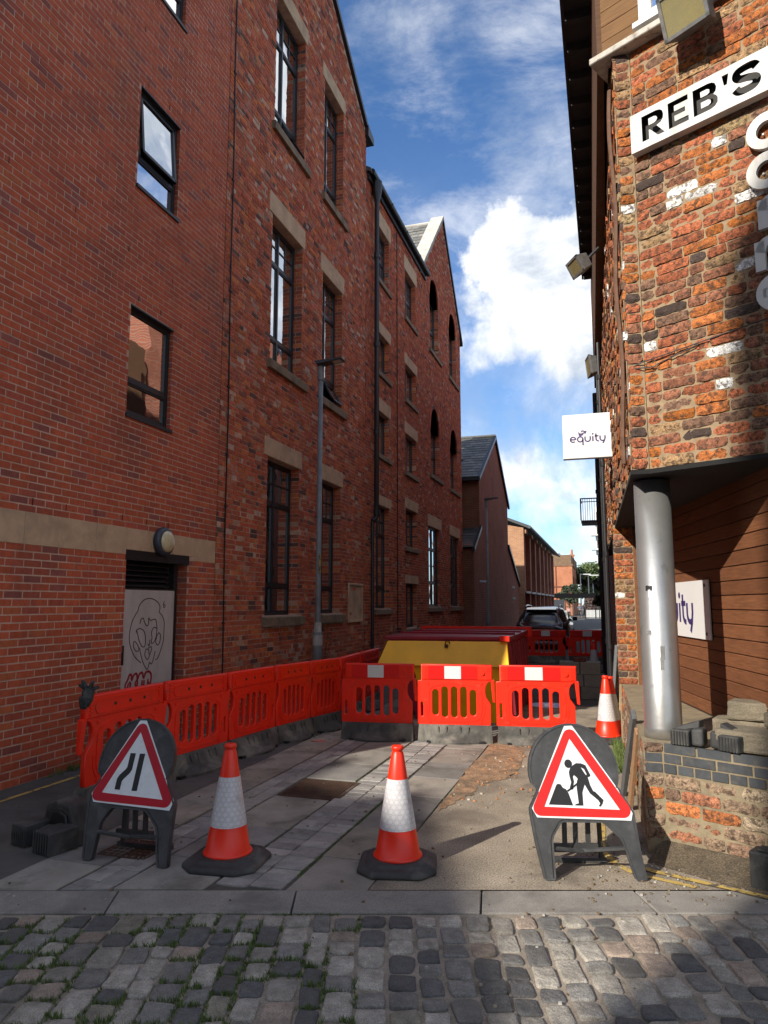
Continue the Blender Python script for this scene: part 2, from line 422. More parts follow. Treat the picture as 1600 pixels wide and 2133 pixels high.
def jamb(mb, fr, h, pal, rng, depth=.15, C=.075):
    """courses on the side of an opening that faces the camera (larger u)"""
    a, b, c, d = h; v = math.ceil(c/C)*C; k = 0
    while v < d-.03:
        w = depth if k % 2 == 0 else depth*.62
        va, vb = v+.005, min(v+C-.005, d); mb_c = pal(rng, b, v)
        for s, e in ((-.004, -w+.005), (-w-.005, -depth)) if k % 2 else ((-.004, -depth),):
            if s-e < .02: continue
            P = fr.p; q = .004
            mb.add([P(b-q,va,s),P(b-q,va,e),P(b-q,vb,e),P(b-q,vb,s),P(b+.02,va,s),P(b+.02,va,e),P(b+.02,vb,e),P(b+.02,vb,s)],
                   [(0,1,2,3),(0,1,5,4),(1,2,6,5),(2,3,7,6),(3,0,4,7)], rng and mb_c)
        v += C; k += 1
def fbox(mb, fr, u0, u1, v0, v1, d0, d1, c=None):
    P = fr.p; mb.hexa([P(u0,v0,d0),P(u1,v0,d0),P(u1,v0,d1),P(u0,v0,d1),P(u0,v1,d0),P(u1,v1,d0),P(u1,v1,d1),P(u0,v1,d1)], c)
def pane(fr, u0, u1, v0, v1, d, parent, rng, tilt=0, mt=None, open_=0):
    mb = MB(); P = fr.p; e = [rng.uniform(-.0012, .0012) for _ in range(4)]
    q = [P(u0,v0,d+e[0]+open_),P(u1,v0,d+e[1]+open_),P(u1,v1,d+e[2]),P(u0,v1,d+e[3])]
    n = fr.N*.004; q2 = [(x-n.x, y-n.y, z) for x, y, z in q]
    mb.hexa([q2[0],q2[1],q[1],q[0],q2[3],q2[2],q[2],q[3]])
    return mb.build('pane', mt or m_glass, parent)
def window(parent, fr, u0, u1, v0, v1, rng, ob=.22, cols=(0,.5,1), trans=(0,1), bars=(), d=-.14, fw=.055, mt=None, opens=(), interior='dark', mull=.05, gl=None):
    """cols / trans: edges of the lights as fractions; bars: (col, row, nx, ny) glazing bars"""
    mt = mt or m_frame; mb = MB(); W, Hh = u1-u0, v1-v0
    fbox(mb, fr, u0, u0+fw, v0, v1, d-.05, d+.02); fbox(mb, fr, u1-fw, u1, v0, v1, d-.05, d+.02)
    fbox(mb, fr, u0+fw, u1-fw, v1-fw, v1, d-.05, d+.018); fbox(mb, fr, u0+fw, u1-fw, v0, v0+fw, d-.05, d+.018)
    for t in trans[1:-1]: fbox(mb, fr, u0+fw, u1-fw, v0+t*Hh-fw*.55, v0+t*Hh+fw*.55, d-.05, d+.017)
    for c in cols[1:-1]: fbox(mb, fr, u0+c*W-mull/2, u0+c*W+mull/2, v0+fw, v1-fw, d-.05, d+.022)
    lights = []
    for i in range(len(cols)-1):
        for k in range(len(trans)-1):
            a = u0+(fw if i == 0 else cols[i]*W+mull/2); b = u0+W-fw if i == len(cols)-2 else u0+cols[i+1]*W-mull/2
            lo = v0+fw if k == 0 else v0+trans[k]*Hh+fw*.55; hi = v1-fw if k == len(trans)-2 else v0+trans[k+1]*Hh-fw*.55
            s = .022
            op = (i, k) in opens
            if not op:
                for q in ((a,a+s,lo,hi),(b-s,b,lo,hi),(a+s,b-s,lo,lo+s),(a+s,b-s,hi-s,hi)): fbox(mb, fr, *q, d-.035, d+.008)
            nx, ny = next(((x[2], x[3]) for x in bars if x[0] in (i, '*') and x[1] == k), (1, 1))
            xs = [a+s+(b-a-2*s)*q/nx for q in range(nx+1)]; ys = [lo+s+(hi-lo-2*s)*q/ny for q in range(ny+1)]
            for x in xs[1:-1]: fbox(mb, fr, x-.012, x+.012, lo+s, hi-s, d-.03, d+.004)
            for y in ys[1:-1]: fbox(mb, fr, a+s, b-s, y-.012, y+.012, d-.03, d+.003)
            for x0, x1 in zip(xs, xs[1:]):
                for y0, y1 in zip(ys, ys[1:]): lights.append((x0-.004, x1+.004, y0-.004, y1+.004, op))
    o = mb.build('window', mt, parent)
    for x0, x1, y0, y1, op in lights:
        if op:
            m2 = MB(); P = fr.p
            n = fr.N
            def q(u, v, w): return P(u, v, d+ob*(y1-v)/(y1-y0)+w)
            for (a, b, c_, e) in ((x0,x0+.04,y0,y1),(x1-.04,x1,y0,y1),(x0,x1,y0,y0+.04),(x0,x1,y1-.04,y1)):
                m2.hexa([q(a,c_,-.02),q(b,c_,-.02),q(b,c_,.02),q(a,c_,.02),q(a,e,-.02),q(b,e,-.02),q(b,e,.02),q(a,e,.02)])
            m2.build('casement', mt, o); pane(fr, x0+.03, x1-.03, y0, y1, d, o, rng, open_=ob, mt=gl)
        else: pane(fr, x0, x1, y0, y1, d-.012, o, rng, mt=gl)
    b = MB(); b.quad(fr.p(u0,v0,d-.5), fr.p(u1,v0,d-.5), fr.p(u1,v1,d-.5), fr.p(u0,v1,d-.5))
    b.quad(fr.p(u1,v0,d-.05), fr.p(u1,v1,d-.05), fr.p(u1,v1,d-.5), fr.p(u1,v0,d-.5)); b.quad(fr.p(u0,v0,d-.05), fr.p(u0,v1,d-.05), fr.p(u0,v1,d-.5), fr.p(u0,v0,d-.5))
    b.quad(fr.p(u0,v0,d-.05), fr.p(u1,v0,d-.05), fr.p(u1,v0,d-.5), fr.p(u0,v0,d-.5)); b.quad(fr.p(u0,v1,d-.05), fr.p(u1,v1,d-.05), fr.p(u1,v1,d-.5), fr.p(u0,v1,d-.5))
    b.build('room_behind', m_dark, o)
    if interior == 'blind':
        bl = MB(); v = v0+.05
        while v < v1-.04: fbox(bl, fr, u0+.06, u1-.06, v, v+.004, d-.13, d-.10); v += .035
        for u in (u0+.2*W, u0+.75*W): fbox(bl, fr, u, u+.02, v0+.05, v1-.05, d-.132, d-.131)
        bl.build('blind', m_blind, o)
    if interior == 'curtain':
        cu = MB(); n = 10; a = u0+W*.08; w = W*.34; pts = [(a+w*i/n, d-.16+.02*math.sin(i*2.4)) for i in range(n+1)]
        for (x, y), (x2, y2) in zip(pts, pts[1:]): cu.quad(fr.p(x,v0+.05,y), fr.p(x2,v0+.05,y2), fr.p(x2,v0+Hh*.7,y2), fr.p(x,v0+Hh*.7,y))
        cu.build('curtain', m_blind, o)
    return o
def lintel(win, fr, u0, u1, v0, v1, name='lintel', proud=.012, mt=None, depth=-.13):
    mb = MB(); fbox(mb, fr, u0, u1, v0, v1, depth, proud); return bevel(mb.build(name, mt or m_stone, win), .012, 2)
def sill(win, fr, u0, u1, v0, v1, proud=.07):
    mb = MB(); P = fr.p
    mb.hexa([P(u0,v0,-.13),P(u1,v0,-.13),P(u1,v0,proud),P(u0,v0,proud),P(u0,v1,-.13),P(u1,v1,-.13),P(u1,v1-.025,proud),P(u0,v1-.025,proud)])
    return bevel(mb.build('sill', m_stone_sill, win), .008, 2)

# ------------------------------------------------------------------ left side of the alley
XW = -5.3
LW = Fr((XW, 0), (0, 1))
rng = random.Random(11)
def pal_new(r, u, v):
    k = r.random(); b = r.uniform(.88, 1.12)
    c = (.44,.096,.044) if k < .70 else (.39,.088,.05) if k < .88 else (.28,.085,.066) if k < .95 else (.47,.125,.05)
    return tuple(x*b for x in c)
def pal_old(r, u, v):
    k = r.random(); b = r.uniform(.78, 1.2)
    c = ((.43,.105,.05) if k < .45 else (.36,.088,.048) if k < .66 else (.49,.145,.05) if k < .8 else (.27,.085,.06) if k < .885 else
         (.44,.25,.17) if k < .95 else (.12,.062,.055))
    return tuple(x*b for x in c)

# --- the newer red brick building
A0, A1, AH = 3.23, 8.93, 13.0
A = thing('brick_building', 'newer smooth red brick building with stone band, small dark windows and boarded door', 'building', (XW, 6.0, 0), world=True)
winsA = [(6.84,7.70,6.78,8.10), (6.84,7.72,3.90,5.24), (6.86,7.72,9.60,10.92)]
doorA = (6.97, 8.24, 0.0, 2.30)
bandA = (A0, A1, 2.24, 2.56)
holesA = winsA+[doorA]
rects = layout(4.0, A1, 0.0, 11.6, holesA+[bandA], rng, j=.0105)
lay_bricks(A, LW, rects, pal_new, m_brick, rng, 300)
mb = MB(); backing(mb, LW, A0, A1, 0, holesA, lambda u: AH, -.0035)
for h in holesA: reveal(mb, LW, h, -.0035, -.30)
mb.build('wall', m_mortar, A)
mb = MB()
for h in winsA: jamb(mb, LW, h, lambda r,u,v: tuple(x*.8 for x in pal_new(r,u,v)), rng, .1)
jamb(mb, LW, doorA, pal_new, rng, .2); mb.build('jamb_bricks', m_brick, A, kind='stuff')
js = [A0, 3.85, 4.42, 4.9, 5.43, 5.92, 6.44, 6.96, 7.42, 7.87, 8.38, A1]
for a, b in zip(js, js[1:]):
    m = MB()
    if a < 8.24 and b > 6.97 : fbox(m, LW, a+.003, b-.003, 2.305, 2.557, -.02, rng.uniform(.001,.004))
    else: fbox(m, LW, a+.003, b-.003, 2.243, 2.557, -.02, rng.uniform(.001,.004))
    bevel(m.build('band_stone', m_stone, A), .004, 1)
m_vent = mat('weep_vent', (.09,.012,.012), .6, .1)
for zv, us in ((2.635, np.arange(4.6, 8.9, .45)), (5.335, (6.9,7.35,7.8)), (8.185, (6.9,7.35,7.8)), (8.9, np.arange(5.0, 8.6, .9)), (5.9, np.arange(4.9, 8.8, .9))):
    for u in us:
        k = round((u+.05)/.1125)*.1125; vz = math.floor(zv/.075)*.075
        m = MB(); fbox(m, LW, k-.006, k+.006, vz+.004, vz+.071, -.01, .004); m.build('weep_vent', m_vent, A)
body = MB(); body.box(-14, XW-.66, A0, A1, 0, AH); body.box(XW-.66, XW-.012, A0, A0+.2, 0, AH); body.box(XW-.66, XW-.012, A0, A1, AH-.3, AH)
body.build('building_core', m_mortar, A)
for k, h in enumerate(winsA):
    w = window(A, LW, *h, rng, cols=(0,1), trans=(0,.32,1), d=-.075, fw=.05, interior=('curtain','blind','dark')[k], opens=((0,1),) if k == 0 else (), ob=.07)
    s = MB(); fbox(s, LW, h[0]-.02, h[1]+.02, h[2]-.045, h[2]-.003, -.1, .025); s.build('sill', m_frame, w)
    s = MB(); fbox(s, LW, h[0], h[1], h[3]-.02, h[3]-.001, -.06, .006); s.build('head_trim', m_frame, w)
# door opening: steel lintel, louvre, boarded door with drawings
d = MB(); fbox(d, LW, 6.95, 8.26, 2.185, 2.302, -.15, .008); d.build('door_lintel', m_black, A)
dl = MB(); fbox(dl, LW, 6.97, 8.02, 1.86, 2.185, -.2, -.19); lv = dl.build('louvre', m_dark, A)
for k in range(5):
    s = MB(); P = LW.p; v = 1.88+k*.062
    s.hexa([P(6.99,v,-.1),P(8.0,v,-.1),P(8.0,v+.012,-.1),P(6.99,v+.012,-.1),P(6.99,v+.05,-.16),P(8.0,v+.05,-.16),P(8.0,v+.062,-.16),P(6.99,v+.062,-.16)])
    s.build('slat', m_black, lv)
s = MB(); fbox(s, LW, 8.02, 8.1, 0, 2.185, -.14, -.06); fbox(s, LW, 6.97, 8.02, 1.845, 1.862, -.14, -.05); s.build('door_frame', m_black, A)
m_board = mat('painted_board', (.46,.41,.385), .7, .14, 5, .2, 60, dirt=(.24,.2,.18), dscale=3.5, damt=.5, stretch=(1,1,.35))
s = MB(); fbox(s, LW, 6.965, 8.0, .02, 1.84, -.1, -.03); door = s.build('door', m_board, A)
tag(door, 'pale grey boarded door with a scribbled face drawing and red bubble letters')
m_ink = mat('black_marker', (.012,.012,.014), .5, .1); m_redink = mat('red_spray', (.30,.012,.02), .5, .2)
# the drawings: points read off the board, mapped to its width (0..1035 zoomed px = 1.035 m)
def bp(x, y):      # zoomed photo px -> board (u, v)
    yl = 940+(x-315)*.04           # top of the board at this x
    xl = 315-(y-940)*.045          # left edge at this y
    xr = 893-(y-940)*.036
    return (6.965+1.035*(x-xl)/(xr-xl), 1.84-(y-yl)/902.0)
def draw(lines, w, mt, name, close=False):
    m = MB()
    for ln in lines:
        pts = smoothpts([bp(*q) for q in ln], 4)
        ribbon(m, pts, w, lambda x, y, t: LW.p(x, y, -.0299+t))
    return m.build(name, mt, door)
draw([[(505,1725),(440,1650),(395,1540),(382,1430),(405,1300),(440,1220),(472,1170),(490,1110),(540,1055),(600,1040),(670,1065),(712,1115),(718,1160),(708,1195),(745,1240),(768,1310),(765,1420),(760,1510),(735,1600),(700,1690),(668,1720)],
      [(495,1305),(505,1265),(530,1250),(545,1300),(570,1338),(590,1310),(590,1250),(610,1280),(665,1272),(680,1330),(685,1400)],
      [(455,1400),(460,1370),(500,1360),(540,1395),(555,1470),(548,1550),(520,1555),(490,1500),(470,1420),(462,1380)],
      [(680,1375),(650,1360),(622,1410),(628,1470),(620,1530),(650,1520),(675,1460),(683,1390)],
      [(430,1490),(425,1540),(450,1590),(482,1590),(470,1530),(440,1490),(428,1495)],
      [(680,1470),(670,1520),(690,1560),(715,1530),(725,1460),(705,1425),(682,1465)],
      [(490,1560),(505,1640),(530,1730),(570,1805),(590,1770),(600,1735),(625,1755),(650,1680),(665,1620)],
      [(555,1600),(548,1650),(575,1700),(600,1660),(625,1580),(600,1570),(575,1590),(555,1585)],
      [(580,1530),(595,1555),(605,1490)], [(590,1590),(595,1650)],
      [(770,1078),(758,1110),(762,1142),(775,1145),(778,1120),(762,1115)]], .011, m_ink, 'face_drawing')
draw([[(350,1990),(340,1930),(365,1880),(385,1830),(405,1840),(408,1890),(430,1840),(460,1832),(470,1890),(490,1840),(520,1832),(535,1890),(560,1835),(600,1835),(620,1880),(612,1950),(600,2010)],
      [(350,1960),(370,2025),(420,2020),(440,1985),(470,2020),(520,2020),(540,1990),(580,2015),(610,2010)],
      [(375,1915),(365,1960),(385,1975),(395,1920),(378,1910)],[(450,1905),(445,1950),(462,1960),(468,1910),(452,1902)],
      [(520,1910),(515,1955),(535,1960),(540,1915)],[(585,1910),(580,1960),(600,1950)]], .028, m_redink, 'bubble_letters')
s = MB(); fbox(s, LW, 6.955, 7.0, .98, 1.2, -.03, .0); s.build('lock_plate', m_black, door)

# --- bulkhead lamp over the door
blp = LW.p(7.63, 2.445, 0)
bl = thing('bulkhead_lamp', 'round bulkhead wall lamp with cream lens and dark blue rim above boarded door', 'wall lamp', (XW, 7.63, 2.445), world=True)
rx = Matrix.Translation((XW, 7.63, 2.445)) @ Matrix.Rotation(R(90), 4, 'Y')
m_rim = mat('lamp_rim', (.035,.045,.065), .45, .15, 20); m_lens = mat('lamp_lens', (.55,.49,.30), .3, .15, 15, coat=.4)
s = MB(); s.lathe([(.15,.0),(.178,.01),(.182,.05),(.165,.085),(.14,.095)], 32); o = s.build('rim', m_rim, bl, True); o.data.transform(rx)
s = MB(); s.lathe([(.139,.085),(.132,.105),(.11,.125),(.07,.14),(.03,.147),(.004,.149)], 32); o = s.build('lens', m_lens, bl, True); o.data.transform(rx)

# --- the old brick mill: gabled bay
B0, B1 = 8.95, 15.5
Bc = 12.22
topB = lambda u: 15.6-.684*abs(u-Bc) if abs(u-Bc) < 3.29 else 13.35
B = thing('brick_mill', 'tall old red brick mill with stone lintels and gable facing the alley', 'building', (XW, 12.2, 0), world=True)
wB = []
for (a, b) in ((10.50,11.78),(12.80,13.92)):
    wB += [(a,b,1.48,4.12,4.44,1.30,0), (a,b,5.80,8.42,8.80,5.62,1), (a,b,10.14,12.74,13.08,9.96,2)]
holesB = [h[:4] for h in wB]
stoneB = [(h[0]-.13,h[1]+.10,h[3],h[4]) for h in wB]+[(h[0]-.1,h[1]+.2,h[5],h[2]) for h in wB]
rects = layout(B0, B1, 0, 15.6, holesB+stoneB, rng, topB, 'garden')
lay_bricks(B, LW, rects, pal_old, m_brick_old, rng, 300, proud=.005)
cuts = [Bc+.47*k for k in range(-7, 8)]
mb = MB(); backing(mb, LW, B0, B1, 0, holesB, topB, -.005, cuts)
for h in holesB: reveal(mb, LW, h, -.005, -.32)
mb.build('wall', m_mortar_old, B)
mb = MB()
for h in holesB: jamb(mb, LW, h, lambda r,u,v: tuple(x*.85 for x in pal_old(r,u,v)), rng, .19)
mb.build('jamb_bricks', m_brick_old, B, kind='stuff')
k = 0
for a, b, lo, hi, lt, sb, fl in wB:
    k += 1
    w = window(B, LW, a, b, lo, hi, rng, cols=(0,.46,1), trans=(0,.19,.72,1) if fl == 0 else (0,.2,.73,1), bars=(('*',2,2,2),), d=-.19,
               opens=((1,0),) if (fl, b > 13) in ((1, True), (2, False)) else (), interior='curtain' if k % 3 == 2 else 'dark')
    lintel(w, LW, a-.13, b+.10, hi+.001, lt); sill(w, LW, a-.1, b+.2, sb, lo-.002)
body = MB(); body.box(-16, XW-.7, B0, B1, 0, 13.3); body.build('building_core', m_mortar_old, B)
# gable coping and kneeler
s = MB(); P = LW.p
for sg in (-1, 1):
    q = lambda t, v, d: P(Bc+sg*t, v, d)
    e, zt, ze = 3.31, 15.62, 13.36
    s.hexa([q(0,zt,-.3),q(e,ze,-.3),q(e,ze,.07),q(0,zt,.07),q(0,zt+.13,-.3),q(e,ze+.13,-.3),q(e,ze+.13,.07),q(0,zt+.13,.07)])
s.hexa([P(15.42,13.2,-.3),P(15.86,13.2,-.3),P(15.86,13.2,.09),P(15.42,13.2,.09),P(15.42,13.48,-.3),P(15.86,13.38,-.3),P(15.86,13.38,.09),P(15.42,13.48,.09)])
s.build('gable_coping', m_iron, B)
s = MB()
for sg in (-1, 1):
    s.hexa([(-16,Bc,15.45),(-16,Bc+sg*3.4,13.1),(XW-.3,Bc+sg*3.4,13.1),(XW-.3,Bc,15.45),(-16,Bc,15.6),(-16,Bc+sg*3.4,13.25),(XW-.3,Bc+sg*3.4,13.25),(XW-.3,Bc,15.6)], (.08,.08,.085))
s.build('roof', m_slate, B)
# thin cable clipped to the wall
c = MB(); c.tube([LW.p(9.2-.012*v+.01*math.sin(v*1.7), v, .012) for v in [x*.5 for x in range(1, 27)]], .011, 6)
for v in (1.4, 3.1, 4.9, 6.4, 8.2, 10): c.tube([LW.p(9.2-.012*v-.03, v, .012), LW.p(9.2-.012*v+.03, v, .012)], .014, 6)
tag(c.build('wall_cable', m_black), 'thin black cable running up the old brick mill beside the newer brick', 'cable')
# stone notice panel
nb = thing('stone_tablet', 'small blank stone tablet set in the old mill wall left of the drainpipe', 'stone tablet', LW.p(14.86, 1.32), world=True)
s = MB(); fbox(s, LW, 14.43, 15.29, 1.32, 2.07, -.02, .004); s.build('face', m_stone, nb)
s = MB(); 
for q in ((14.40,15.32,2.07,2.12),(14.40,15.32,1.27,1.32),(14.40,14.45,1.32,2.07),(15.27,15.32,1.32,2.07)): fbox(s, LW, *q, -.02, .03)
bevel(s.build('border', m_stone, nb), .006, 1)

# --- the eaves bay
C0, C1, CH = 15.52, 21.2, 12.28
Cb = thing('brick_warehouse', 'four storey old brick range with dark gutter and drainpipe between the two gables', 'building', (XW, 18.3, 0), world=True)
wC = []
for a, b in ((16.33, 17.45), (19.05, 20.25)):
    wC += [(a,b,10.0,11.42,11.86), (a,b,7.54,8.55,8.86), (a,b,5.42,6.50,6.84)]
wC += [(16.33,17.45,1.56,4.1,4.36), (19.05,20.25,3.28,4.34,4.64), (19.05,20.25,1.0,2.23,2.45)]
holesC = [h[:4] for h in wC]
stoneC = [(h[0]-.1,h[1]+.15,h[3],h[4]) for h in wC]+[(h[0]-.08,h[1]+.15,h[2]-.16,h[2]) for h in wC]
lay_bricks(Cb, LW, layout(C0, C1, 0, CH, holesC+stoneC, rng, None, 'garden'), pal_old, m_brick_old, rng, 0, proud=.005)
mb = MB(); backing(mb, LW, C0, C1, 0, holesC, lambda u: CH, -.008)
for h in holesC: reveal(mb, LW, h, -.008, -.32)
mb.build('wall', m_mortar_old, Cb)
mb = MB()
for h in holesC: jamb(mb, LW, h, pal_old, rng, .16)
mb.build('jamb_bricks', m_brick_old, Cb, kind='stuff')
for i, (a, b, lo, hi, lt) in enumerate(wC):
    tall = hi-lo > 2
    w = window(Cb, LW, a, b, lo, hi, rng, cols=(0,.5,1), trans=(0,.2,.72,1) if tall else (0,.5,1) if hi > 11 else (0,1), bars=(('*',2,2,2),) if tall else (('*',1,2,2),('*',0,2,1)) if hi > 11 else (), d=-.16)
    lintel(w, LW, a-.1, b+.15, hi+.001, lt); sill(w, LW, a-.08, b+.15, lo-.15, lo-.002, .06)
body = MB(); body.box(-16, XW-.7, C0+.002, C1, 0, CH-.1); body.build('building_core', m_mortar_old, Cb)
s = MB(); s.hexa([(XW+.12,C0,12.3),(XW+.12,C1+.2,12.3),(-10,C1+.2,15.0),(-10,C0,15.0),(XW+.12,C0,12.4),(XW+.12,C1+.2,12.4),(-10,C1+.2,15.1),(-10,C0,15.1)], (.07,.07,.075)); s.build('roof', m_slate, Cb)
s = MB(); fbox(s, LW, C0+.06, C1+.28, 12.16, 12.36, .0, .06); s.tube([LW.p(C0+.1, 12.36, .12), LW.p(C1+.3, 12.36, .12)], .075, 10); s.build('gutter', m_iron, Cb)
s = MB()
for u in (17.2, 18.7, 20.2): s.tube([LW.p(u-.03, 12.36, .12), LW.p(u+.03, 12.36, .12)], .085, 10)
s.build('gutter_bracket', m_iron, Cb)
dp = MB(); dp.tube([LW.p(15.98, 12.3, .13), LW.p(15.98, 12.05, .13), LW.p(15.98, 3.75, .13), LW.p(15.9, 3.62, .07)], .062, 10)
dp.lathe([(.065,11.75),(.11,11.95),(.135,12.12),(.135,12.28)], 12, XW+.13, 15.98)
for v in (10.3, 8.0, 5.8, 3.85): dp.lathe([(.078,v-.06),(.078,v+.06)], 12, XW+.13, 15.98); 
dp.build('drainpipe', m_iron, Cb)
dp = MB(); dp.tube([LW.p(15.9, 3.62, .06), LW.p(15.9, .02, .06)], .038, 8); dp.build('lower_drainpipe', m_iron, Cb)
s = MB(); s.tube([LW.p(18.18, v, .012) for v in (1.0, 4, 8, 12.1)], .012, 6); s.build('cable', m_black, Cb)

# --- the far gabled bay with pointed windows
D0, D1 = 21.2, 27.3
Dc = 24.25
topD = lambda u: max(12.1, 15.75-1.06*abs(u-Dc))
Dd = thing('brick_chapel', 'far gabled old brick bay with pointed arch windows and pale stone coping', 'building', (XW, 24.2, 0), world=True)
arch = []; wD = []
for a, b in ((22.1,23.4),(25.15,26.45)):
    for lo, sp in ((10.12,11.95),(5.88,7.4)):
        wD.append((a,b,lo,sp)); m = (a+b)/2
        for k in range(9):
            t = k/9; hw = (b-a)/2*math.sqrt(max(0, 1-t**2.2)); arch.append((m-hw, m+hw, sp+k*.085, sp+(k+1)*.085))
rD = [(21.72,23.25,1.58,4.12,4.5),(24.98,26.5,1.58,4.12,4.5)]
holesD = [h[:4] for h in rD]+wD+arch
stoneD = [(h[0]-.1,h[1]+.3,h[3],h[4]) for h in rD]+[(h[0]-.1,h[1]+.4,h[2]-.17,h[2]) for h in rD+wD]
lay_bricks(Dd, LW, layout(D0, D1, 0, 15.7, holesD+stoneD, rng, topD, 'garden'), pal_old, m_brick_old, rng, 0, proud=.005)
cuts = [Dc+.38*k for k in range(-8, 9)]
mb = MB(); backing(mb, LW, D0, D1, 0, holesD, topD, -.008, cuts)
for h in holesD: reveal(mb, LW, h, -.008, -.3)
mb.build('wall', m_mortar_old, Dd)
mb = MB()
for h in holesD[:6]: jamb(mb, LW, h, pal_old, rng, .18)
mb.build('jamb_bricks', m_brick_old, Dd, kind='stuff')
for h in rD:
    w = window(Dd, LW, *h[:4], rng, cols=(0,.5,1), trans=(0,.3,.72,1), bars=(('*',0,2,1),('*',1,2,2),('*',2,2,1)), d=-.1, interior='dark')
    lintel(w, LW, h[0]-.1, h[1]+.3, h[3]+.001, h[4]); sill(w, LW, h[0]-.1, h[1]+.4, h[2]-.16, h[2]-.002)
for a, b, lo, sp in wD:
    w = window(Dd, LW, a, b, lo, sp+.02, rng, cols=(0,.5,1), trans=(0,.45,1), d=-.18, fw=.05)
    m = MB(); n = 8; mid = (a+b)/2; pr = [(mid-(b-a)/2*math.sqrt(max(0, 1-(k/n)**2.2)), sp+.78*k/n) for k in range(n+1)]; pr += [(2*mid-x, y) for x, y in pr[-2::-1]]
    m.add([LW.p(x, y, -.19) for x, y in pr], [tuple(range(len(pr)))]); m.build('pane', m_glass, w)
    r = MB()
    for (x, y), (x2, y2) in zip(pr, pr[1:]): r.tube([LW.p(x, y, -.17), LW.p(x2, y2, -.17)], .03, 6)
    r.build('arch_frame', m_frame, w)
    v = MB()
    for (x, y), (x2, y2) in zip(pr, pr[1:]):
        ox, oy = (x-mid)*.28, .1; ox2, oy2 = (x2-mid)*.28, .1
        v.hexa([LW.p(x,y,-.1),LW.p(x2,y2,-.1),LW.p(x2,y2,.012),LW.p(x,y,.012),LW.p(x+ox,y+oy,-.1),LW.p(x2+ox2,y2+oy2,-.1),LW.p(x2+ox2,y2+oy2,.012),LW.p(x+ox,y+oy,.012)], pal_old(rng,0,0))
    v.build('arch_bricks', m_brick_old, w)
    sill(w, LW, a-.1, b+.4, lo-.16, lo-.002, .06)
body = MB(); body.box(-16, XW-.7, D0+.002, D1, 0, 12.0); body.build('building_core', m_mortar_old, Dd)
mb = MB()
er = Fr((XW, D1), (-1, 0)); 
mb.quad((XW,D1,0),(-16,D1,0),(-16,D1,12.1),(XW,D1,12.1)); mb.build('end_wall', m_mortar_old, Dd)
m_cope = mat('pale_coping', (.42,.40,.36), .85, .15, 3, .3, 60, dirt=(.2,.19,.17), dscale=2, damt=.5)
s = MB(); e = 3.44; zt, ze = 15.78, 15.75-1.06*3.44+.02
for sg in (-1, 1):
    q = lambda t, v, d: LW.p(Dc+sg*t, v, d)
    s = MB(); s.hexa([q(0,zt,-.42),q(e,ze,-.42),q(e,ze,.05),q(0,zt,.05),q(0,zt+.16,-.42),q(e,ze+.16,-.42),q(e,ze+.16,.05),q(0,zt+.16,.05)]); s.build('gable_coping', m_cope if sg < 0 else m_iron, Dd)
def slates(mb, P00, P10, P01, rows, cols_, rng, base=(.11,.115,.12)):
    """overlapping slates: P00 low corner, P10 along the eaves, P01 up the slope"""
    P00, P10, P01 = Vector(P00), Vector(P10), Vector(P01); U = (P10-P00)/cols_; V = (P01-P00)/rows; n = U.cross(V).normalized()
    if n.z < 0: n = -n
    for r_ in range(rows):
        for c_ in range(-1, cols_+1):
            a = c_+(.5 if r_ % 2 else 0); a0, a1 = max(a, 0), min(a+1, cols_)
            if a1-a0 < .08: continue
            b = rng.uniform(.65, 1.35); t = rng.uniform(.008, .016)
            q0 = P00+U*(a0+.02)+V*r_+n*(t+.012); q1 = P00+U*(a1-.02)+V*r_+n*(t+.012); q2 = P00+U*(a1-.02)+V*(r_+1.1)+n*.004; q3 = P00+U*(a0+.02)+V*(r_+1.1)+n*.004
            e0, e1 = q0-n*.012, q1-n*.012
            mb.add([q0,q1,q2,q3,e0,e1], [(0,1,2,3),(0,4,5,1)], tuple(x*b for x in base))
s = MB(); slates(s, (-11,20.9,12.25),(XW-.4,20.9,12.25),(-11,Dc,15.7), 14, 18, rng, (.17,.165,.15)); s.build('roof_slates', m_slate, Dd, kind='stuff')
s = MB(); s.quad((-11,20.9,12.2),(XW-.1,20.9,12.2),(XW-.1,Dc,15.68),(-11,Dc,15.68)); s.quad((-11,27.6,12.1),(XW-.1,27.6,12.1),(XW-.1,Dc,15.68),(-11,Dc,15.68)); s.build('roof', m_iron, Dd)
s = MB(); s.tube([(-11,Dc,15.72),(XW-.4,Dc,15.72)], .07, 8); s.build('ridge', m_cope, Dd)
# ------------------------------------------------------------------ ground
rng = random.Random(5)
CF = Vector((-math.sin(YAW), math.cos(YAW))); RT = Vector((math.cos(YAW), math.sin(YAW)))
def rc(r, c): q = RT*r+CF*c; return (q.x, q.y)
def kerb_y(x): return (4.45+x*math.sin(YAW))/math.cos(YAW)
def sheet(name, poly, z, mt, kind='structure'):
    me = bpy.data.meshes.new(name); me.from_pydata([(x, y, z) for x, y in poly], [], [tuple(range(len(poly)))]); me.materials.append(mt)
    o = bpy.data.objects.new(name, me); col.objects.link(o); o['kind'] = kind; return o
m_bed = mat('joint_bed', (.075,.066,.054), .97, .3, 12, .8, 150, dirt=(.03,.035,.015), dscale=2.2, damt=.8)
m_cobbed = mat('cobble_bed', (.27,.225,.18), .97, .25, 14, 1.0, 120, grain=.25, gscale=140, dirt=(.085,.085,.05), dscale=2.4, damt=.7)
m_conc = mat('worn_concrete', (.27,.225,.17), .95, .3, 2.2, 1.0, 190, grain=.42, gscale=95, dirt=(.12,.096,.074), dscale=1.4, damt=.75, dist=.006)
m_flag = mat('flag_stone', None, .88, .25, 3, .35, 130, attr=True, grain=.16, gscale=240, dirt=(.055,.05,.04), dscale=2.4, damt=.6)
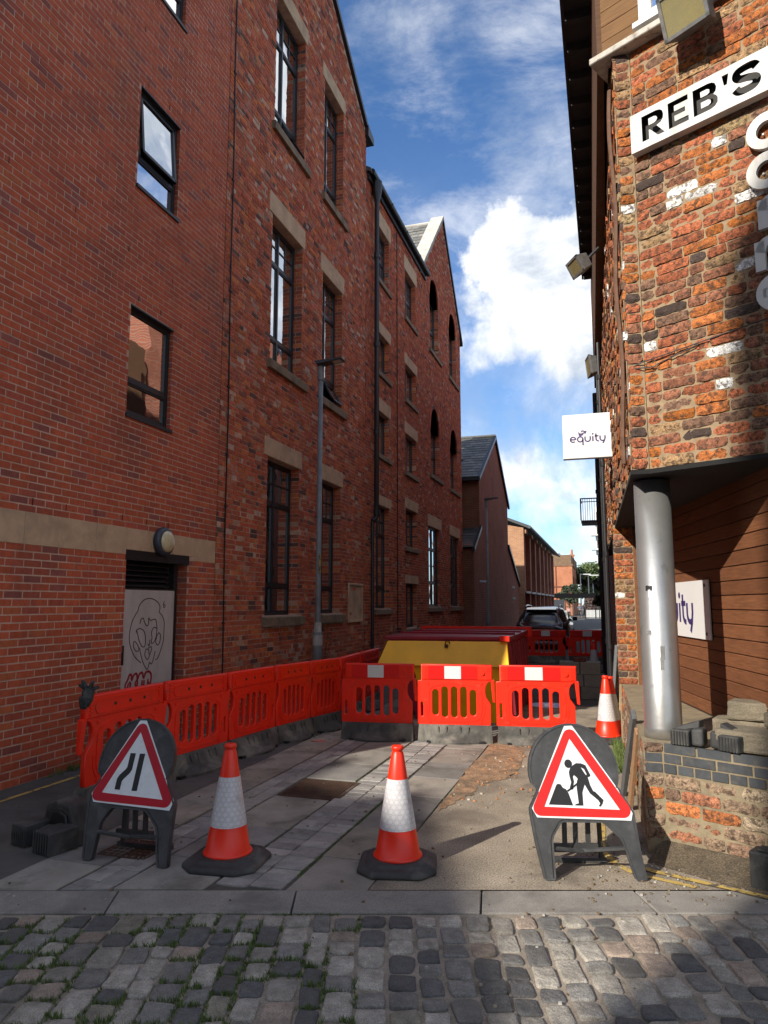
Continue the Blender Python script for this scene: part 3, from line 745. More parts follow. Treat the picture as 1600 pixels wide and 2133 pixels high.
m_sett = mat('paving_sett', None, .85, .22, 8, .5, 130, attr=True, grain=.16, gscale=260, dirt=(.05,.045,.035), dscale=4, damt=.5)
m_cob = mat('cobble', None, .82, .32, 16, .9, 55, attr=True, grain=.3, gscale=190, dirt=(.085,.075,.06), dscale=2.6, damt=.6, dist=.010, dlo=.44, dhi=.7)
m_kerb = mat('granite_kerb', (.215,.2,.178), .85, .18, 4, .4, 160, grain=.32, gscale=240, dirt=(.06,.055,.05), dscale=2.2, damt=.5)
m_yline = mat('yellow_line', (.42,.29,.075), .85, .2, 9, .3, 120, grain=.1, dirt=(.07,.062,.055), dscale=11, damt=1.0, dlo=.52, dhi=.6)
sheet('ground', [(-400,-300),(400,-300),(400,700),(-400,700)], -.03, m_soil)
sheet('road', [(XW, kerb_y(XW)), (-3.62, kerb_y(-3.62)), (-3.62, 30), (-4.3, 90), (6, 90), (6, 14.6), (.02, 14.6), (-1.4, 10.0), (-1.4, 12.6), (-3.6, 12.6), (-3.62, 30), (XW, 30)][:3]+[(-3.62, 96), (XW-1, 96), (XW-1, 28), (XW, 28)], 0.0, m_soil)
sheet('alley_road', [(-3.62, 12.4), (6, 12.4), (6, 96), (-3.62, 96)], 0.0, m_soil)
conc = sheet('concrete_strip', [(-1.41, kerb_y(-1.41)), (2.6, kerb_y(2.6)), (2.6, 12.4), (-1.41, 12.4)], 0.0, m_conc)
# a patch of orange rubble where a slab has been lifted
m_rub = mat('orange_rubble', (.27,.165,.095), .95, .45, 9, 1.2, 60, grain=.4, gscale=90, dirt=(.10,.08,.055), dscale=3.5, damt=.9, dist=.01)
pts = [(-1.40,6.75),(-1.1,7.0),(-.95,7.35),(-.93,7.9),(-1.0,8.6),(-1.05,9.2),(-1.39,9.3),(-1.4,8.0)]
def ragged(pts, amp):
    out = []
    for x, y in smoothpts(pts, 9, True): out.append((x+rng.gauss(0, amp), y+rng.gauss(0, amp*1.6)))
    return out
o = sheet('rubble_patch', ragged(pts, .012), .004, m_rub)
o = sheet('rubble_patch', ragged([(-1.38,5.95),(-1.30,6.2),(-1.2,6.6),(-1.25,6.9),(-1.39,6.8)], .012), .0045, m_rub)
o = sheet('rubble_patch', ragged([(-.75,7.9),(-.5,8.1),(-.45,8.6),(-.6,8.75),(-.85,8.5)], .012), .0042, m_rub)
rb_ = MB()
for _ in range(120):
    x, y = rng.gauss(-1.15,.22), rng.uniform(6.1, 9.0); s_ = rng.uniform(.006,.022); a = rng.random()*6
    if x < -1.38: continue
    kx = rng.random(); cc = (.34,.15,.06) if kx < .45 else (.22,.19,.15) if kx < .8 else (.40,.36,.30)
    rb_.hexa([(x+s_*math.cos(a+q*1.57)*rng.uniform(.7,1.1), y+s_*math.sin(a+q*1.57), .002) for q in range(4)]+[(x+.7*s_*math.cos(a+q*1.57), y+.7*s_*math.sin(a+q*1.57), .004+s_*rng.uniform(.3,.7)) for q in range(4)], cc)
tag(rb_.build('rubble', mat('rubble_bits', None, .95, .3, 30, attr=True)), kind='stuff')
# flagstones and setts of the middle strip
pave = bpy.data.objects.new('pavement', None); col.objects.link(pave); pave['kind'] = 'structure'
def slab(name, poly, mt, c, h=.0, th=.05, b=.004, tilt=.004):
    m = MB(); n = len(poly); cx = sum(p[0] for p in poly)/n; cyy = sum(p[1] for p in poly)/n
    tx, ty = rng.uniform(-tilt, tilt), rng.uniform(-tilt, tilt); hh = h+rng.uniform(-.003, .003)
    zz = lambda x, y: hh+tx*(x-cx)/.5+ty*(y-cyy)/.5
    ins = [(x+(cx-x)*b/max(abs(x-cx), .03)*(1 if abs(x-cx) > .02 else 0), y+(cyy-y)*b/max(abs(y-cyy), .03)*(1 if abs(y-cyy) > .02 else 0)) for x, y in poly]
    m.add([(x, y, -th) for x, y in poly]+[(x, y, zz(x, y)-b) for x, y in poly]+[(x, y, zz(x, y)) for x, y in ins],
          [tuple(2*n+i for i in range(n))]+[(i,(i+1)%n,n+(i+1)%n,n+i) for i in range(n)]+[(n+i,n+(i+1)%n,2*n+(i+1)%n,2*n+i) for i in range(n)], c)
    return m.build(name, mt, pave)
def strip(x0, x1, ln, name, cols_, yend, jn=.006, nrow=1, skip=None, hz=.002, dirn=0):
    w = (x1-x0)/nrow
    for k in range(nrow):
        a, b = x0+k*w+jn/2, x0+(k+1)*w-jn/2; y = kerb_y((a+b)/2)-.02-rng.random()*ln(rng)*.6; first = True
        while y < yend:
            l = ln(rng); ya, yb = y+jn/2, y+l-jn/2; y += l
            lo_a, lo_b = kerb_y(a)+.006, kerb_y(b)+.006
            p = [(a, max(ya, lo_a)), (b, max(ya, lo_b)), (b, yb), (a, yb)]
            if yb < max(lo_a, lo_b)+.05: continue
            if skip and skip((a+b)/2, (ya+yb)/2): continue
            c = rng.choice(cols_); s = rng.uniform(.82, 1.2)
            p = [(px_+rng.uniform(-.0025,.0025), py+rng.uniform(-.004,.004)) for px_, py in p]
            slab(name, p, m_flag if name == 'flagstone' else m_sett, tuple(q*s for q in c), hz)
FC = [(.205,.19,.165),(.235,.21,.178),(.185,.176,.162),(.26,.228,.184)]
SC = [(.27,.255,.238),(.235,.222,.208),(.305,.285,.258),(.21,.2,.19)]
mh = lambda x, y: (-2.86 < x < -2.26 and 5.93 < y < 6.62) or (-3.4 < x < -2.95 and 4.2 < y < 4.62)
strip(-1.89, -1.42, lambda r: r.uniform(.55,.95), 'flagstone', FC, 12.3)
strip(-2.33, -1.91, lambda r: r.uniform(.10,.122), 'paving_sett', SC, 10.2, .007, 2, mh)
strip(-2.86, -2.35, lambda r: r.uniform(.5,.95), 'flagstone', FC, 12.3, skip=mh)
strip(-3.16, -2.88, lambda r: r.uniform(.2,.24), 'paving_sett', SC, 10.2, .007, 2, mh)
strip(-3.62, -3.18, lambda r: r.uniform(.5,.9), 'flagstone', FC, 12.3, skip=mh)
sheet('joint_bed', [(-3.62, kerb_y(-3.62)), (-1.41, kerb_y(-1.41)), (-1.41, 12.4), (-3.62, 12.4)], -.009, m_bed)
# kerb stones
kb = bpy.data.objects.new('kerb', None); col.objects.link(kb); kb['kind'] = 'structure'
rs = [-6.4, -5.2, -4.1, -3.1, -2.35, -1.53, -.51, .53, 1.5, 2.6, 3.8, 5.0]
sks = [rng.uniform(-.05,.05) for _ in rs]
for k, (a, b) in enumerate(zip(rs, rs[1:])):
    m = MB(); z = .001+rng.uniform(-.002, .003)
    q = [rc(a+.005, 4.13+rng.uniform(0,.01)), rc(b-.005, 4.13+rng.uniform(0,.01)), rc(b-.004+sks[k+1], 4.44), rc(a+.004+sks[k], 4.44)]
    m.hexa([(x, y, -.08) for x, y in q]+[(x, y, z) for x, y in q]); bevel(m.build('kerb_stone', m_kerb, kb), .007, 2)
# cobbled road in front
cr = bpy.data.objects.new('cobbled_road', None); col.objects.link(cr); cr['kind'] = 'structure'
sheet('cobble_bed', [rc(-9, -6), rc(9, -6), rc(9, 4.125), rc(-9, 4.125)], -.0075, m_cobbed)
cand = []
r0 = -4.0
while r0 < 3.6:
    w = rng.uniform(.105, .155); c = 4.115-rng.random()*.05; drift = rng.uniform(-.012, .012)
    while c > 1.7:
        l = rng.uniform(.13, .225) if rng.random() < .8 else rng.uniform(.11, .15)
        cand.append((r0+w/2+drift*(4.1-c)+.03*math.sin(c*1.3+r0), c-l/2, w-.017, l-.019)); c -= l
    r0 += w
cand.sort(key=lambda q: -(1 if (abs(q[0]) < q[1]*.56 and q[1] > 2.5) else 0)/q[1])
def cobble(m, r_, c_, w, l):
    k = rng.random(); g = rng.uniform(.8, 1.2)
    colr = ((.085,.084,.083) if k < .33 else (.165,.158,.145) if k < .60 else (.30,.275,.235) if k < .90 else (.25,.195,.155) if k < .95 else (.21,.19,.145))
    colr = tuple(x*g for x in colr); n = 18; e = rng.uniform(4.0, 9.0); th = rng.uniform(-.07, .07); p1, p2, p3 = (rng.random()*6.28 for _ in range(3))
    jit = [1+.028*math.sin(2*math.pi*i/n*3+p1)+.025*math.sin(2*math.pi*i/n*5+p2)+rng.uniform(-.018,.018) for i in range(n)]
    hz = rng.uniform(-.004, .005); tx, ty = rng.uniform(-.005,.005), rng.uniform(-.006,.006); tap = rng.uniform(-.12,.12); vs = []
    for s, z in ((1.0,-.05),(1.0,-.004),(.965,.0022),(.87,.0044),(.55,.0052)):
        for i in range(n):
            a = 2*math.pi*i/n; ca, sa = math.cos(a), math.sin(a)
            y = math.copysign(abs(sa)**(2/e), sa)*l/2*s*jit[i]; x = math.copysign(abs(ca)**(2/e), ca)*w/2*s*jit[i]*(1+tap*y/l)
            x, y = x*math.cos(th)-y*math.sin(th), x*math.sin(th)+y*math.cos(th)
            q = rc(r_+x, c_+y); vs.append((*q, z+hz+tx*x/w*2+ty*y/l*2+(rng.uniform(-.0020,.0020) if z > 0 else 0)))
    q = rc(r_, c_); vs.append((*q, .0055+hz))
    fs = [(j*n+i, j*n+(i+1)%n, (j+1)*n+(i+1)%n, (j+1)*n+i) for j in range(4) for i in range(n)]+[(4*n+i, 4*n+(i+1)%n, 5*n) for i in range(n)]
    m.add(vs, fs, colr)
rest = MB()
for i, q in enumerate(cand):
    if i < 300: m = MB(); cobble(m, *q); m.build('cobble', m_cob, cr, True)
    else: cobble(rest, *q)
rest.build('outlying_cobbles', m_cob, cr, True, kind='stuff')
# yellow parking lines
def line(pts, w, z=.0045):
    P = [Vector(p) for p in pts]; m = MB()
    for a, b in zip(P, P[1:]):
        n = int((b-a).length/.12)+1; d = (b-a).normalized(); nn = Vector((-d.y, d.x))
        for i in range(n):
            p, q = a.lerp(b, i/n), a.lerp(b, (i+1)/n); w1, w2 = w/2*(1+.12*math.sin(i*2.3)), w/2*(1+.12*math.sin(i*2.3+2.3))
            m.quad((*(p+nn*w1), z), (*(p-nn*w1), z), (*(q-nn*w2), z), (*(q+nn*w2), z))
    return m
o = line([(-5.01,kerb_y(-5)+.05),(-5.01,12)], .05).build('yellow_line', m_yline); o['kind'] = 'structure'
o = line([(1.6,4.33),(.82,4.78),(.2,5.02),(.12,5.08)], .05, .0095).build('yellow_line', m_yline); o['kind'] = 'structure'
o = line([(.44,4.83),(.1,4.95),(-.02,5.1),(-.1,5.35),(-.1,9.5)], .045).build('yellow_line', m_yline); o['kind'] = 'structure'
# manhole covers
m_rust = mat('rusty_iron', (.075,.042,.026), .75, .35, 7, .4, 80, metal=.3, dirt=(.03,.022,.018), dscale=6, damt=.6)
def manhole(x0, x1, y0, y1, label, pitch=.032):
    t = thing('manhole_cover', label, 'manhole cover', ((x0+x1)/2, (y0+y1)/2, -.02), world=True)
    m = MB(); m.box(x0, x1, y0, y1, -.03, -.002); m.build('plate', m_rust, t)
    m = MB()
    for a in ((x0-.02,x1+.02,y0-.02,y0),(x0-.02,x1+.02,y1,y1+.02),(x0-.02,x0,y0,y1),(x1,x1+.02,y0,y1)): m.box(*a, -.03, .004)
    m.build('rim', m_rust, t)
    m = MB(); nx, ny = int((x1-x0)/pitch), int((y1-y0)/pitch)
    for i in range(nx):
        for j in range(ny):
            cx, cyy = x0+(i+.5)*(x1-x0)/nx, y0+(j+.5)*(y1-y0)/ny; s = pitch*.34
            m.box(cx-s, cx+s, cyy-s, cyy+s, -.002, .004)
    m.build('tread_pattern', m_rust, t, kind='stuff')
manhole(-2.82, -2.30, 5.98, 6.56, 'large rusty rectangular manhole cover beside the narrow sett strip')
manhole(-3.34, -3.0, 4.26, 4.56, 'small square iron drain cover behind the narrowing road sign', .045)
# grass and moss in the joints
m_grass = mat('grass', None, .8, .3, 20, attr=True)
g = MB()
def tuft(x, y, n, hgt, sp, z=-.01):
    for _ in range(n):
        a = rng.random()*6.28; r_ = rng.random()*sp; px_, py = x+r_*math.cos(a), y+r_*math.sin(a); b = rng.random()*6.28; h = hgt*rng.uniform(.5, 1.2)
        w = .0035; dx, dy = math.cos(b)*w, math.sin(b)*w; lx, ly = rng.uniform(-.5,.5)*h, rng.uniform(-.5,.5)*h; s = rng.uniform(.7, 1.4)
        g.add([(px_-dx,py-dy,z),(px_+dx,py+dy,z),(px_+lx,py+ly,z+h)], [(0,1,2)], (.085*s,.125*s,.028*s))
gn = lambda r_, c_: math.sin(r_*5.1+1.3)*math.sin(c_*6.3+.7)+.6*math.sin(r_*11+c_*7)
for r_, c_, w, l in cand:
    if -2.6 < r_ < -.1 and c_ > 2.2 and gn(r_, c_) > .1-(.3 if r_ < -.6 else 0):
        for _ in range(6):
            q = rc(r_+rng.uniform(-.5,.5)*w, c_-l/2-.008); tuft(q[0], q[1], 9, .03, .02, -.004)
        for _ in range(6):
            q = rc(r_+w/2+.008, c_+rng.uniform(-.5,.5)*l); tuft(q[0], q[1], 7, .026, .016, -.004)
y = 4.3
while y < 6.8: tuft(-1.9+rng.uniform(-.012,.012), y, 10 if rng.random() < .75 else 2, .016, .016); y += .02
y = 4.3
while y < 8: tuft(-2.34+rng.uniform(-.006,.006), y, 4 if rng.random() < .3 else 1, .012, .01); tuft(-1.415, y, 3 if rng.random() < .4 else 0, .014, .01); y += .02
for _ in range(60):
    q = rc(rng.uniform(-1.6, -.2), 4.12); tuft(q[0], q[1], 5, .018, .012)
for _ in range(40): tuft(rng.uniform(.0,.17), rng.uniform(7.6, 9.2), 20, .12, .05, 0)
for _ in range(14): tuft(rng.uniform(-5.28,-5.2), rng.uniform(5.6, 6.8), 12, .09, .04, 0)
tag(g.build('grass', m_grass), kind='stuff')
# dead leaves, grit and scraps of litter
li = MB()
for _ in range(700):
    x, y = rng.uniform(-5, 1), rng.uniform(3.2, 9)
    if rng.random() < .35: x, y = rng.gauss(.3,.45), rng.gauss(5.02,.26)
    s = rng.uniform(.004,.012); a = rng.random()*6
    k = rng.random(); c = (.32,.3,.27) if k < .18 else (.13,.09,.05) if k < .75 else (.2,.17,.13)
    li.hexa([(x+s*math.cos(a+q*1.57), y+s*math.sin(a+q*1.57), .002) for q in range(4)]+[(x+.8*s*math.cos(a+q*1.57), y+.8*s*math.sin(a+q*1.57), .004+s*.6) for q in range(4)], c)
tag(li.build('grit', mat('grit', None, .9, .3, 30, attr=True)), kind='stuff')

# ------------------------------------------------------------------ right corner building
rng = random.Random(23)
P1 = (.326, 5.36); UC = Vector((.879, -.477)).normalized()
CHF = Fr(P1, UC); QF = Fr((.2, 5.36), (1, 0)); AL = Fr((.02, 14.5), (.18, -9.14)); ALN = 9.14
RBd = thing('corner_building', 'weathered multicoloured brick corner building over a column porch, timber upper storey', 'building', (.8, 6.0, 0), world=True)
def pal_rough(r, u, v):
    k = r.random(); b = r.uniform(.62, .98)
    c = ((.48,.16,.05) if k < .25 else (.41,.13,.062) if k < .42 else (.31,.13,.075) if k < .58 else (.22,.125,.082) if k < .71 else (.40,.25,.13) if k < .82 else
         (.085,.06,.052) if k < .885 else (.82,.80,.77) if k < .925 else (.42,.135,.03) if k < .975 else (.35,.25,.13))
    return tuple(x*b for x in c)
ZS, ZL = 2.64, 5.93
rects = layout(.0, 1.9, ZS, ZL, [], rng, None, 'rough', L=.235, C=.0785, j=.0105)
lay_bricks(RBd, CHF, rects, pal_rough, m_brick_rough, rng, 300, rough_geo, proud=.008)
rq = [(.012, .112, v+.006, v+.072) for v in np.arange(ZS, ZL-.05, .0785)]
lay_bricks(RBd, QF, rq, pal_rough, m_brick_rough, rng, 60, rough_geo, proud=.008)
ra = layout(0, ALN, 0, ZL, [(-.1, ALN+.1, -.1, ZS)], rng, None, 'rough', L=.23, C=.0785, j=.013)
ALW = Fr((.2, 14.5), (0, -1))
ra2 = layout(0, 5.3, 0, ZS, [], rng, None, 'rough', L=.23, C=.0785, j=.013)
lay_bricks(RBd, ALW, ra2, pal_rough, m_brick_rough, rng, 0, brick_geo, rest='lower_brickwork', proud=.012)
lay_bricks(RBd, AL, ra, pal_rough, m_brick_rough, rng, 0, brick_geo, proud=.014)
mb = MB()
for fr, a, b, z0, z1 in ((CHF,0,1.95,ZS,ZL+.02),(QF,0,.126,ZS,ZL+.02),(AL,0,ALN,ZS,ZL+.02),(ALW,0,5.3,0,ZS)):
    mb.quad(fr.p(a,z0,-.008), fr.p(b,z0,-.008), fr.p(b,z1,-.008), fr.p(a,z1,-.008))
mb.build('wall', m_mortar_sand, RBd)
# soffit of the porch and core of the building
pe = CHF.p(1.95, 0, 0)
foot = [(.2,5.36),P1,(pe[0],pe[1]),(4.5,6.2),(4.5,14.5),(.02,14.5)]
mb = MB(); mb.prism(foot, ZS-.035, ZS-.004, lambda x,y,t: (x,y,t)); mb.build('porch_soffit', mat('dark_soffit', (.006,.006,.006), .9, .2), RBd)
# timber wall in the porch
W0, W1 = Vector((.36, 9.2)), Vector((1.16, 4.9)); WDF = Fr(W0, W1-W0); WL = (W1-W0).length
m_tim = mat('brown_timber', None, .78, .28, 3, .3, 40, spec=.2, attr=True, stretch=(2,2,34), dirt=(.10,.042,.02), dscale=1.4, damt=.5)
v = .735
while v < ZS-.08:
    s = MB(); c = rng.uniform(.75, 1.2); fbox(s, WDF, 0.0, WL, v+.003, v+.109, -.03, rng.uniform(-.001,.001), (.165*c,.066*c,.030*c)); bevel(s.build('plank', m_tim, RBd), .004, 1); v += .112
s = MB(); fbox(s, WDF, -.02, WL, .7, ZS, -.2, -.012); s.build('timber_backing', m_black, RBd)
s = MB(); s.box(.325, .375, 9.12, 9.2, .7, ZS-.06, (.15,.065,.03)); s.build('corner_post', m_tim, RBd)
# brick pier where the porch ends
PF = Fr((.10, 9.16), (1, 0))
rp = [(.0 if k % 2 else .0, .105 if k % 2 else .215, .72+k*.0785+.006, .72+k*.0785+.072) for k in range(24)]+[(.118, .215, .72+k*.0785+.006, .72+k*.0785+.072) for k in range(1, 24, 2)]
lay_bricks(RBd, PF, rp, pal_rough, m_brick_rough, rng, 40, rough_geo, proud=.006)
s = MB(); s.box(.105, .33, 9.17, 9.6, 0, ZS); s.build('pier', m_mortar_sand, RBd)
# low wall with blue brick capping
m_lowm = mat('low_mortar', (.22,.175,.11), .95, .25, 12, .9, 120, dirt=(.10,.085,.06), dscale=3, damt=.6)
def pal_low(r, u, v):
    k = r.random(); b = r.uniform(.8, 1.2)
    c = (.20,.125,.085) if k < .4 else (.26,.18,.12) if k < .62 else (.30,.125,.07) if k < .78 else (.36,.28,.19) if k < .9 else (.40,.14,.05)
    return tuple(x*b for x in c)
def pal_blue(r, u, v):
    b = r.uniform(.75, 1.15); return (.046*b,.051*b,.058*b)
m_blue = mat('blue_brick', None, .55, .2, 20, .25, 90, attr=True, dirt=(.12,.10,.07), dscale=14, damt=.35)
rl = layout(.0, 1.9, .10, .532, [], rng, None, 'rough', L=.25, C=.0865, j=.014)
lay_bricks(RBd, CHF, rl, pal_low, m_brick_rough, rng, 60, rough_geo, proud=.008)
rb = []
for k, (vv, L_, off) in enumerate(((.535,.112,.02),(.602,.225,.1),(.669,.225,.0))):
    x = -off
    while x < 1.9:
        a, b = max(x+.005, .002), x+L_-.005
        if b-a > .03: rb.append((a, b, vv+.004, vv+.063))
        x += L_
lay_bricks(RBd, CHF, rb, pal_blue, m_blue, rng, 60, brick_geo, name='blue_brick', proud=.006)
lay_bricks(RBd, QF, [(.006,.118,vv+.004,vv+.063) for vv in (.535,.602)], pal_blue, m_blue, rng, 10, brick_geo, name='blue_brick', proud=.004)
lay_bricks(RBd, QF, [(.006,.118,.10+k*.0865+.007,.10+k*.0865+.079) for k in range(5)]+[(.006,.118,.672,.73)], pal_low, m_brick_rough, rng, 10, rough_geo, proud=.006)
mb = MB()
lowfoot = [(.2,5.366),(.326,5.366),CHF.p(1.9,0,-.008)[:2],CHF.p(1.9,0,-.9)[:2],(1.3,6.2),(.4,9.2),(.135,9.2)]
mb.prism(lowfoot, -.02, .722, lambda x,y,t: (x,y,t)); mb.build('low_wall', m_lowm, RBd)
alo = layout(5.32, ALN, 0.0, .72, [], rng, None, 'rough', L=.24, C=.08, j=.012)
lay_bricks(RBd, AL, alo, pal_low, m_brick_rough, rng, 0, rough_geo, rest='low_wall_bricks', proud=.008)
s = MB(); P = CHF.p
s.hexa([P(-.05,0,.22),P(1.9,0,.3),P(1.9,0,-.01),P(-.02,0,-.01),P(-.05,.003,.2),P(1.9,.003,.28),P(1.9,.125,-.01),P(-.02,.10,-.01)]); s.build('dirt_bank', mat('dirt', (.085,.065,.042), .97, .35, 14, 1.2, 70, grain=.4, gscale=100, dist=.01), RBd)
# column
m_silver = mat('silver_paint', (.46,.46,.45), .36, .12, 4, .15, 30, metal=.8, dirt=(.26,.25,.24), dscale=7, damt=.5, dlo=.58, dhi=.7)
cxy = (.354, 5.655); s = MB(); s.lathe([(.133,.72),(.133,.80),(.13,.82),(.13,ZS-.05)], 40, *cxy); colo = s.build('column', m_silver, RBd, True)
def patch(z, ang, w, h, mt, seedv):
    r2 = random.Random(seedv); m = MB(); n = 5; rr = .1312; top = [h*(.6+.4*r2.random()) for _ in range(n+1)]; bot = [-h*(.5+.5*r2.random()) for _ in range(n+1)]
    A_ = [R(ang)+w*(i/n-.5)/.13 for i in range(n+1)]
    vs = [(cxy[0]+rr*math.cos(a), cxy[1]+rr*math.sin(a), z+top[i]) for i, a in enumerate(A_)]+[(cxy[0]+rr*math.cos(a), cxy[1]+rr*math.sin(a), z+bot[i]) for i, a in enumerate(A_)]
    m.add(vs, [(i, i+1, n+2+i, n+1+i) for i in range(n)]); m.build('torn_sticker', mt, colo)
m_stk = mat('sticker_white', (.6,.6,.58), .6, .1); m_stg = mat('sticker_grey', (.16,.16,.16), .7, .3, 20)
patch(1.79, 242, .05, .022, m_black, 1); patch(1.75, 252, .055, .035, m_stk, 2); patch(1.47, 235, .045, .02, m_stg, 3)
patch(1.33, 275, .03, .07, m_stg, 4); patch(1.25, 272, .025, .05, m_stg, 6); patch(1.6, 255, .03, .015, m_stk, 5)
# ledge, timber storey, window, eaves
m_ledge = mat('white_ledge', (.42,.39,.34), .7, .2, 12, .5, 60, dirt=(.12,.09,.07), dscale=16, damt=.8)
s = MB(); fbox(s, CHF, -.29, 1.95, ZL, ZL+.055, -.2, .10); bevel(s.build('ledge', m_ledge, RBd), .006, 1)
v = ZL+.06
while v < 8.0:
    for a, b in ((-.21, .10), (1.15, 1.95)) if 6.02 < v < 7.2 else ((-.21, 1.95),):
        s = MB(); c = rng.uniform(.8, 1.15); fbox(s, CHF, a, b, v+.002, v+.128, -.03, .03, (.15*c,.082*c,.036*c)); s.build('cladding_board', m_tim, RBd)
    v += .132
c0 = CHF.p(-.22, 0, .03)
s = MB(); s.hexa([(c0[0]-.03,c0[1],ZL+.05),(c0[0]+.02,c0[1],ZL+.05),(.16,14.5,ZL+.05),(-.08,14.5,ZL+.05),(c0[0]-.03,c0[1],8),(c0[0]+.02,c0[1],8),(.16,14.5,8),(-.08,14.5,8)], (.10,.055,.032)); s.build('side_cladding', m_tim, RBd)
s = MB(); s.prism([CHF.p(-.2,0,-.04)[:2],CHF.p(1.95,0,-.04)[:2],(4.5,6.2),(4.5,14.4),(.1,14.4)], ZL, 8.0, lambda x,y,t: (x,y,t)); s.build('upper_core', m_black, RBd)
m_wf = mat('white_upvc', (.62,.62,.62), .4, .05)
wn = window(RBd, CHF, .11, 1.12, 6.06, 7.2, rng, cols=(0,.5,1), trans=(0,1), d=.03, fw=.07, mt=m_wf)
s = MB(); fbox(s, CHF, .08, 1.15, 6.02, 6.062, .0, .10); s.build('sill', m_wf, wn)
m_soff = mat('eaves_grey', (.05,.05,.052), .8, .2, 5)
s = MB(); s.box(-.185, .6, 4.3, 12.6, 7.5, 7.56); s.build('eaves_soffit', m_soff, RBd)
s = MB(); s.box(-.215, -.184, 4.3, 12.65, 7.46, 7.72); s.build('fascia', m_black, RBd)
y = 4.5
while y < 12.5:
    s = MB(); s.box(-.18, .1, y, y+.06, 7.40, 7.499); s.build('rafter', m_soff, RBd); y += .42
s = MB(); s.hexa([(-.23,4.2,7.73),(3,4.2,9.4),(3,12.7,9.4),(-.23,12.7,7.73),(-.23,4.2,7.78),(3,4.2,9.48),(3,12.7,9.48),(-.23,12.7,7.78)], (.09,.09,.09)); s.build('roof', m_slate, RBd)
# pipes on the alley side
for k, (u, off, r_) in enumerate(((.25,.10,.05),(1.6,.07,.03),(3.1,.07,.025))):
    s = MB(); s.tube([AL.p(u, .02, off), AL.p(u, 5.8, off)], r_, 8)
    for z in (1, 2.4, 3.8, 5.2): s.lathe([(r_+.014,z),(r_+.014,z+.07)], 10, *AL.p(u,0,off)[:2])
    s.build('drainpipe', m_iron, RBd)
s = MB(); s.tube([AL.p(ALN-.08, z, .03+.012*math.sin(z*5)) for z in np.arange(2.7, 5.9, .2)], .018, 6); s.build('wall_cable', mat('old_cable', (.12,.06,.035), .8, .3, 20), RBd)
# wire strung along the face
s = MB(); s.tube([CHF.p(-.12,3.40,.03),CHF.p(.0,3.43,.02),CHF.p(.3,3.46,.014),CHF.p(.7,3.50,.014),CHF.p(1.2,3.55,.014),CHF.p(1.9,3.6,.014)], .0045, 6)
s.tube([CHF.p(-.12,3.40,.03),CHF.p(.08,3.375,.02),CHF.p(.1,3.39,.014),CHF.p(.4,3.46,.012)], .0045, 6); s.tube([CHF.p(-.12,3.40,.03),CHF.p(-.125,3.2,.035),CHF.p(-.12,2.75,.03)], .005, 6)
s.build('wire', m_black, RBd)

# --- REB'S sign: white tray with letters cut through it
m_tray = mat('white_tray', (.50,.49,.465), .5, .08, 4, .1, 40, dirt=(.30,.28,.24), dscale=6, damt=.6, stretch=(1,1,.4))
rs_ = thing('shop_sign', "long white box sign with REB'S cut out in bold letters, on the multicoloured brick", 'sign', CHF.p(.5, 5.03, .03), world=True)
def chm(d):      # local XY plate -> chamfer plane at depth d
    return Matrix(((UC.x,0,CHF.N.x,P1[0]+CHF.N.x*d),(UC.y,0,CHF.N.y,P1[1]+CHF.N.y*d),(0,1,0,0),(0,0,0,1)))
def ltr(ch, x, y, w, h):
    q = lambda *p: [(x+a*w, y+b*h) for a, b in p]; t = .31
    if ch == 'R': return [q((0,0),(t,0),(t,.36),(.36,.36),(.70,0),(1,0),(.66,.40),(.85,.46),(.95,.58),(.97,.72),(.93,.87),(.82,.96),(.65,1),(0,1))], [q((t,.55),(.55,.55),(.66,.6),(.7,.68),(.66,.77),(.55,.81),(t,.81))]
    if ch == 'E': return [q((0,0),(1,0),(1,.2),(t,.2),(t,.41),(.85,.41),(.85,.59),(t,.59),(t,.8),(1,.8),(1,1),(0,1))], []
    if ch == 'B': return [q((0,0),(.68,0),(.86,.05),(.97,.16),(.98,.33),(.92,.44),(.82,.51),(.92,.6),(.95,.75),(.89,.9),(.78,.97),(.62,1),(0,1))], [q((t,.19),(.6,.19),(.7,.24),(.7,.35),(.6,.41),(t,.41)), q((t,.6),(.58,.6),(.67,.65),(.67,.76),(.58,.81),(t,.81))]
    if ch == "'": return [q((0,1),(1,1),(.7,.62),(.25,.62))], []
    if ch == 'S': return [stroke(smoothpts([(x+a*w,y+b*h) for a,b in ((.9,.76),(.78,.88),(.5,.9),(.2,.85),(.13,.7),(.25,.57),(.55,.5),(.82,.4),(.87,.26),(.75,.13),(.45,.1),(.2,.13),(.08,.27))], 4), .27*h)[0]], []
outer = [(.017,5.03),(1.9,5.03),(1.9,5.335),(.017,5.335)]
lo, isl = [], []
for ch, x0, x1 in (('R',.105,.275),('E',.305,.45),('B',.485,.655),("'",.685,.73),('S',.755,.925)):
    a, b = ltr(ch, x0, 5.085, x1-x0, .20); lo += a; isl += b
mo('front_plate', plate([outer]+lo, .004), m_tray, rs_, chm(.075))
for i in isl: mo('letter_counter', plate([i], .004), m_tray, rs_, chm(.075))
s = MB(); 
for q in ((.017,1.9,5.03,5.034),(.017,1.9,5.331,5.335),(.017,.021,5.034,5.331)): fbox(s, CHF, *q, .01, .0749)
s.build('tray_sides', m_tray, rs_)
s = MB(); fbox(s, CHF, .022, 1.9, 5.035, 5.33, .008, .012); s.build('backing', mat('sign_back', (.03,.028,.026), .8, .3), rs_)
s = MB()
for u in (.15, .8): fbox(s, CHF, u, u+.03, 5.1, 5.3, -.01, .01)
s.build('bracket', m_iron, rs_)
